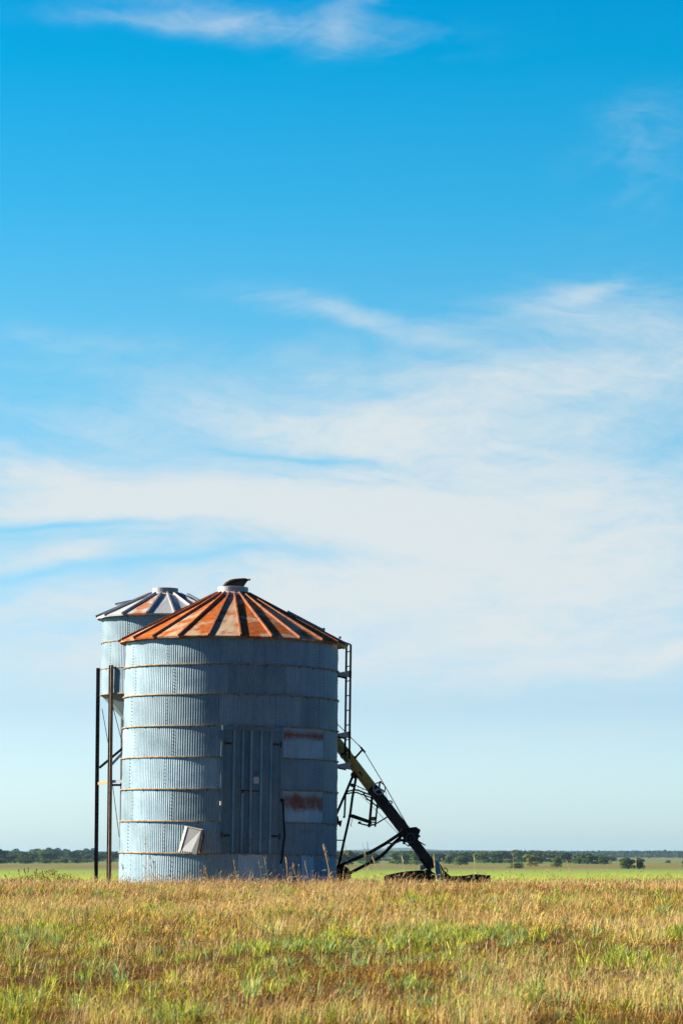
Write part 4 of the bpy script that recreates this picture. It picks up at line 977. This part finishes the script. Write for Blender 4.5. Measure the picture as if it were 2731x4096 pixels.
# green tufts: blades arching out of a common foot
nt_ = 2350
kp = lambda xx, yy, u: u < np.clip(.035 + .9 * patch_sum(xx, yy, GREEN_P) ** 2.2 + 1.2 * np.clip(green_f(xx, yy) - .62, 0, 1), 0, 1) * np.where(yy > 60, .4, 1)
tx, ty_ = scatter(nt_, 25.5, 80, .7, r, kp)
per = r.integers(10, 46, nt_); tid = np.repeat(np.arange(nt_), per); n = len(tid)
size = r.uniform(.6, 1.25, nt_)[tid]; sp = r.uniform(.02, .13, nt_)[tid]
aa = r.random(n) * 6.28; rr_ = np.sqrt(r.random(n)) * sp
x = tx[tid] + np.cos(aa) * rr_; y = ty_[tid] + np.sin(aa) * rr_ * 1.3
h = r.uniform(.08, .24, n) * size * np.where(ty_[tid] > 60, .6, 1)
huet = r.random(nt_)[tid]
col = np.where((huet > .68)[:, None], pick(r, n, [(.20, .33, .11), (.30, .42, .15)], [.5, .5]), pick(r, n, [(.30, .37, .045), (.45, .49, .07), (.17, .25, .035), (.54, .51, .12)], [.35, .3, .2, .15]))
col = col * r.uniform(.7, 1.2, nt_)[tid][:, None]
V, q, t3, cc, tip = blades(x, y, h, (.006 + .00008 * y) * r.uniform(.7, 1.6, n), r.uniform(.1, 1.2, n), col, r, 1.3, aa)
tag(np_mesh('green_grass', V, [q, t3], M_leaf, cc), kind='stuff', label='fresh green grass tufts among the dry grass', cat='grass')

# ------------------------------------------------------------------ single tall stalks and the weed clump
MS_S = leafy('straw_stalk', trans=.2)
def stalk(base, tip, Yd, head, label, col=(.50, .36, .16), hw=.02, r0=.006, bend=.06, name='grass_stalk', group=None):
    b0, t0 = at(*base, Yd), at(*tip, Yd + random.uniform(-.1, .1)); b0.z = float(ground(b0.x, b0.y)) - .02
    e = empty(name, b0, label, 'grass stalk', group)
    b_ = MB(); b_.col = col; L_ = t0 - b0; sd = Vector((L_.z, 0, -L_.x)).normalized() * bend * L_.length
    pts = [Vector((0, 0, 0)) + L_ * u + sd * (u * (1 - u) * 2) for u in (0, .25, .5, .75, 1)]
    b_.tube(pts, [r0, r0, r0 * .9, r0 * .8, r0 * .5], 5); b_.build('stem', MS_S, e)
    h_ = MB(); h_.col = tuple(c * 1.1 for c in col); rr = random.Random(base[0])
    if head == 'plume':
        for i in range(46 if r0 > .005 else 22):
            u = 1 - (.42 if r0 > .005 else .24) * rr.random() ** .8; p = L_ * u + sd * (u * (1 - u) * 2); w_ = hw * (1.15 - abs(u - .78) * 2.2)
            q_ = p + Vector((rr.uniform(-1, 1) * w_, rr.uniform(-1, 1) * w_, rr.uniform(.02, .09)))
            h_.tube([p, q_], [.006 if r0 > .005 else .0035, .002], 4)
    else:
        for i in range(16):
            u = 1 - .3 * rr.random(); p = L_ * u + sd * (u * (1 - u) * 2)
            q_ = p + Vector((rr.uniform(-1, 1) * hw * 2.2 - L_.x * .05, rr.uniform(-1, 1) * hw, rr.uniform(.02, .10)))
            h_.tube([p, p * .5 + q_ * .5 + Vector((0, 0, .012)), q_], [.003, .003, .006], 4)
    h_.build('seed_head', MS_S, e)
    for s_ in (1, -1):
        l_ = MB(); l_.col = tuple(c * .9 for c in col); u = rr.uniform(.15, .4); p = L_ * u
        q1 = p + Vector((s_ * .07, .02, .09)); q2 = p + Vector((s_ * .17, .03, .06)); wv = Vector((0, .006, .006))
        l_.add([p - wv, p + wv, q1 + wv, q1 - wv, q2], [(0, 1, 2, 3), (3, 2, 4)]); l_.build('blade', MS_S, e)
    return e
G1 = 'tall grass stalks standing in front of the bin wall'; G2 = 'tall grass stalks around the auger'; G3 = 'tall grass stalks at the edge of the meadow on the right'
stalk((1326, 3520), (1292, 3385), 68.5, 'plume', 'thick feathery pale plume, tallest in front of the bin at its right side', (.58, .43, .20), .045, .010, .05, group=G1)
stalk((1152, 3520), (1142, 3430), 68.8, 'plume', 'straight plume in front of the dark bin base, left of the tallest one', (.56, .40, .18), .022, .007, .03, group=G1)
stalk((583, 3518), (583, 3352), 68.0, 'open', 'thin straight brown stalk rising high against the bright bin wall', (.42, .27, .13), .012, .006, .01, group=G1)
stalk((627, 3518), (595, 3398), 68.2, 'open', 'brown bent stalk right of the highest stalk on the bright wall', (.36, .22, .11), .016, .006, -.05, group=G1)
stalk((630, 3518), (612, 3446), 68.2, 'open', 'short brown forked stalk low on the bright wall', (.40, .25, .12), .02, .006, .04, group=G1)
stalk((842, 3520), (817, 3470), 68.0, 'plume', 'short thick straw plume where the bin wall turns dark', (.58, .42, .2), .02, .008, .03, group=G1)
stalk((949, 3518), (935, 3450), 68.4, 'open', 'short stalk before the rusty patch under the doors', (.50, .38, .18), .014, .006, .05, group=G1)
stalk((1085, 3518), (1058, 3432), 68.4, 'open', 'greenish curved stalk under the right door leaf', (.34, .34, .14), .016, .006, -.06, group=G1)
stalk((1050, 3518), (1036, 3455), 68.5, 'open', 'low green weed stalk below the doors', (.25, .30, .10), .03, .006, .06, group=G1)
stalk((1248, 3518), (1219, 3450), 68.4, 'plume', 'pinkish slender plume low on the dark wall, left of the tallest plume', (.52, .36, .24), .014, .006, -.05, group=G1)
stalk((1215, 3518), (1168, 3462), 68.6, 'open', 'leaning thin stalk low on the dark wall', (.48, .36, .18), .012, .005, -.08, group=G1)
stalk((500, 3518), (487, 3460), 68.0, 'open', 'thin leaning stalk at the left foot of the bright wall', (.38, .26, .12), .012, .005, .08, group=G1)
stalk((1512, 3505), (1468, 3364), 68.4, 'plume', 'tall dark feathery stalk leaning left before the undercarriage pipes', (.34, .27, .13), .013, .0042, -.10, group=G2)
stalk((1415, 3505), (1379, 3381), 68.4, 'open', 'thin leaning stalk just right of the bin and wheel', (.36, .28, .14), .02, .005, -.05, group=G2)
stalk((1470, 3508), (1452, 3385), 68.4, 'open', 'thin straight stalk between the two undercarriage pipes', (.40, .32, .15), .014, .005, .02, group=G2)
stalk((1520, 3512), (1486, 3430), 68.4, 'plume', 'pale plume in front of the lower undercarriage pipe', (.58, .46, .24), .009, .0042, .10, group=G2)
stalk((1612, 3512), (1606, 3430), 68.4, 'plume', 'pale plume before the dark grove, left of the auger foot', (.56, .46, .27), .009, .0042, .10, group=G2)
stalk((1752, 3515), (1733, 3430), 68.4, 'plume', 'straw plume crossing the lower end of the auger tube', (.56, .47, .22), .024, .007, -.03, group=G2)
stalk((1775, 3515), (1765, 3440), 68.4, 'open', 'thin straw stalk right of the auger tube', (.54, .45, .2), .008, .0042, .10, group=G2)
stalk((1890, 3520), (1893, 3425), 67.6, 'plume', 'upright pale stalk above the right end of the scrap sheet', (.56, .46, .24), .007, .0042, .10, group=G3)
stalk((2043, 3520), (2049, 3418), 67.6, 'plume', 'upright straw stalk in front of the low meadow bush', (.56, .46, .24), .007, .0042, .10, group=G3)
stalk((2528, 3518), (2541, 3433), 67.6, 'plume', 'straw stalk in front of the large lone tree', (.56, .46, .24), .007, .0042, .10, group=G3)
stalk((2290, 3520), (2262, 3448), 67.6, 'open', 'short leaning stalk between the small round tree and the lone trees', (.5, .4, .2), .007, .0042, .10, group=G3)
# a nearer plume at the right of the foreground
stalk((2520, 4096), (2560, 3800), 31, 'open', 'pale long stalk in the lower right foreground', (.55, .44, .2), .02, .004, .04)
# weed clump on the left
wy = 71.5; wb = at(190, 3520, wy); wz = float(ground(wb.x, wy))
we = empty('weed_clump', (wb.x, wy, wz), 'yellow-green leafy weed clump with dark seed stalks left of the bins', 'weeds')
r = np.random.default_rng(19); n = 2600
cx_ = np.array([-.55, -.25, .1, .45, .75, -.8]); cw = np.array([.30, .28, .3, .26, .22, .25]); ch = np.array([.30, .42, .46, .36, .24, .22])
k = r.integers(0, 6, n); u = r.random(n)
px_ = cx_[k] + r.normal(0, 1, n) * cw[k] * .55; py_ = r.normal(0, .22, n); pz_ = ch[k] * (u ** .8) * np.exp(-((px_ - cx_[k]) / cw[k] / 1.3) ** 2)
V, Fc, Cc = quads_cloud(np.stack([px_, py_, pz_], 1), np.tile([-.4, -.3, .7], (n, 1)) + r.normal(0, .3, (n, 3)), r.uniform(.010, .026, n), pick(r, n, [(.26, .26, .04), (.19, .22, .04), (.34, .30, .06), (.14, .17, .035)], [.35, .3, .2, .15]), r)
o = np_mesh('leaves', V, [Fc], M_leaf, Cc); o.parent = we
for i in range(16):
    b_ = MB(); b_.col = (.07, .055, .035); x0 = random.uniform(-.9, .8); ln = random.uniform(.2, .5); lx = random.uniform(-.18, .05)
    b_.tube([(x0, 0, 0), (x0 + lx * .4, 0, ln * .6), (x0 + lx, .02, ln)], [.005, .005, .004], 5)
    for j in range(7): zq = ln * random.uniform(.75, 1.02); xq = x0 + lx * zq / ln; b_.box((xq + random.uniform(-.008, .008), random.uniform(-.01, .01), zq), (.016, .016, .022))
    b_.build('stem', MS_S, we)

# ------------------------------------------------------------------ haze
hb_ = MB(); hb_.box((0, 3400, 2.9), (9000, 7400, 14.2)); mz = bpy.data.materials.new('pale_air'); mz.use_nodes = True
t = mz.node_tree; t.nodes.remove(t.nodes['Principled BSDF'])
pv = t.nodes.new('ShaderNodeVolumePrincipled'); pv.inputs['Color'].default_value = (.42, .68, .95, 1); pv.inputs['Density'].default_value = .000062; pv.inputs['Anisotropy'].default_value = .2
t.links.new(pv.outputs[0], t.nodes['Material Output'].inputs['Volume'])
tag(hb_.build('haze', mz), kind='stuff')
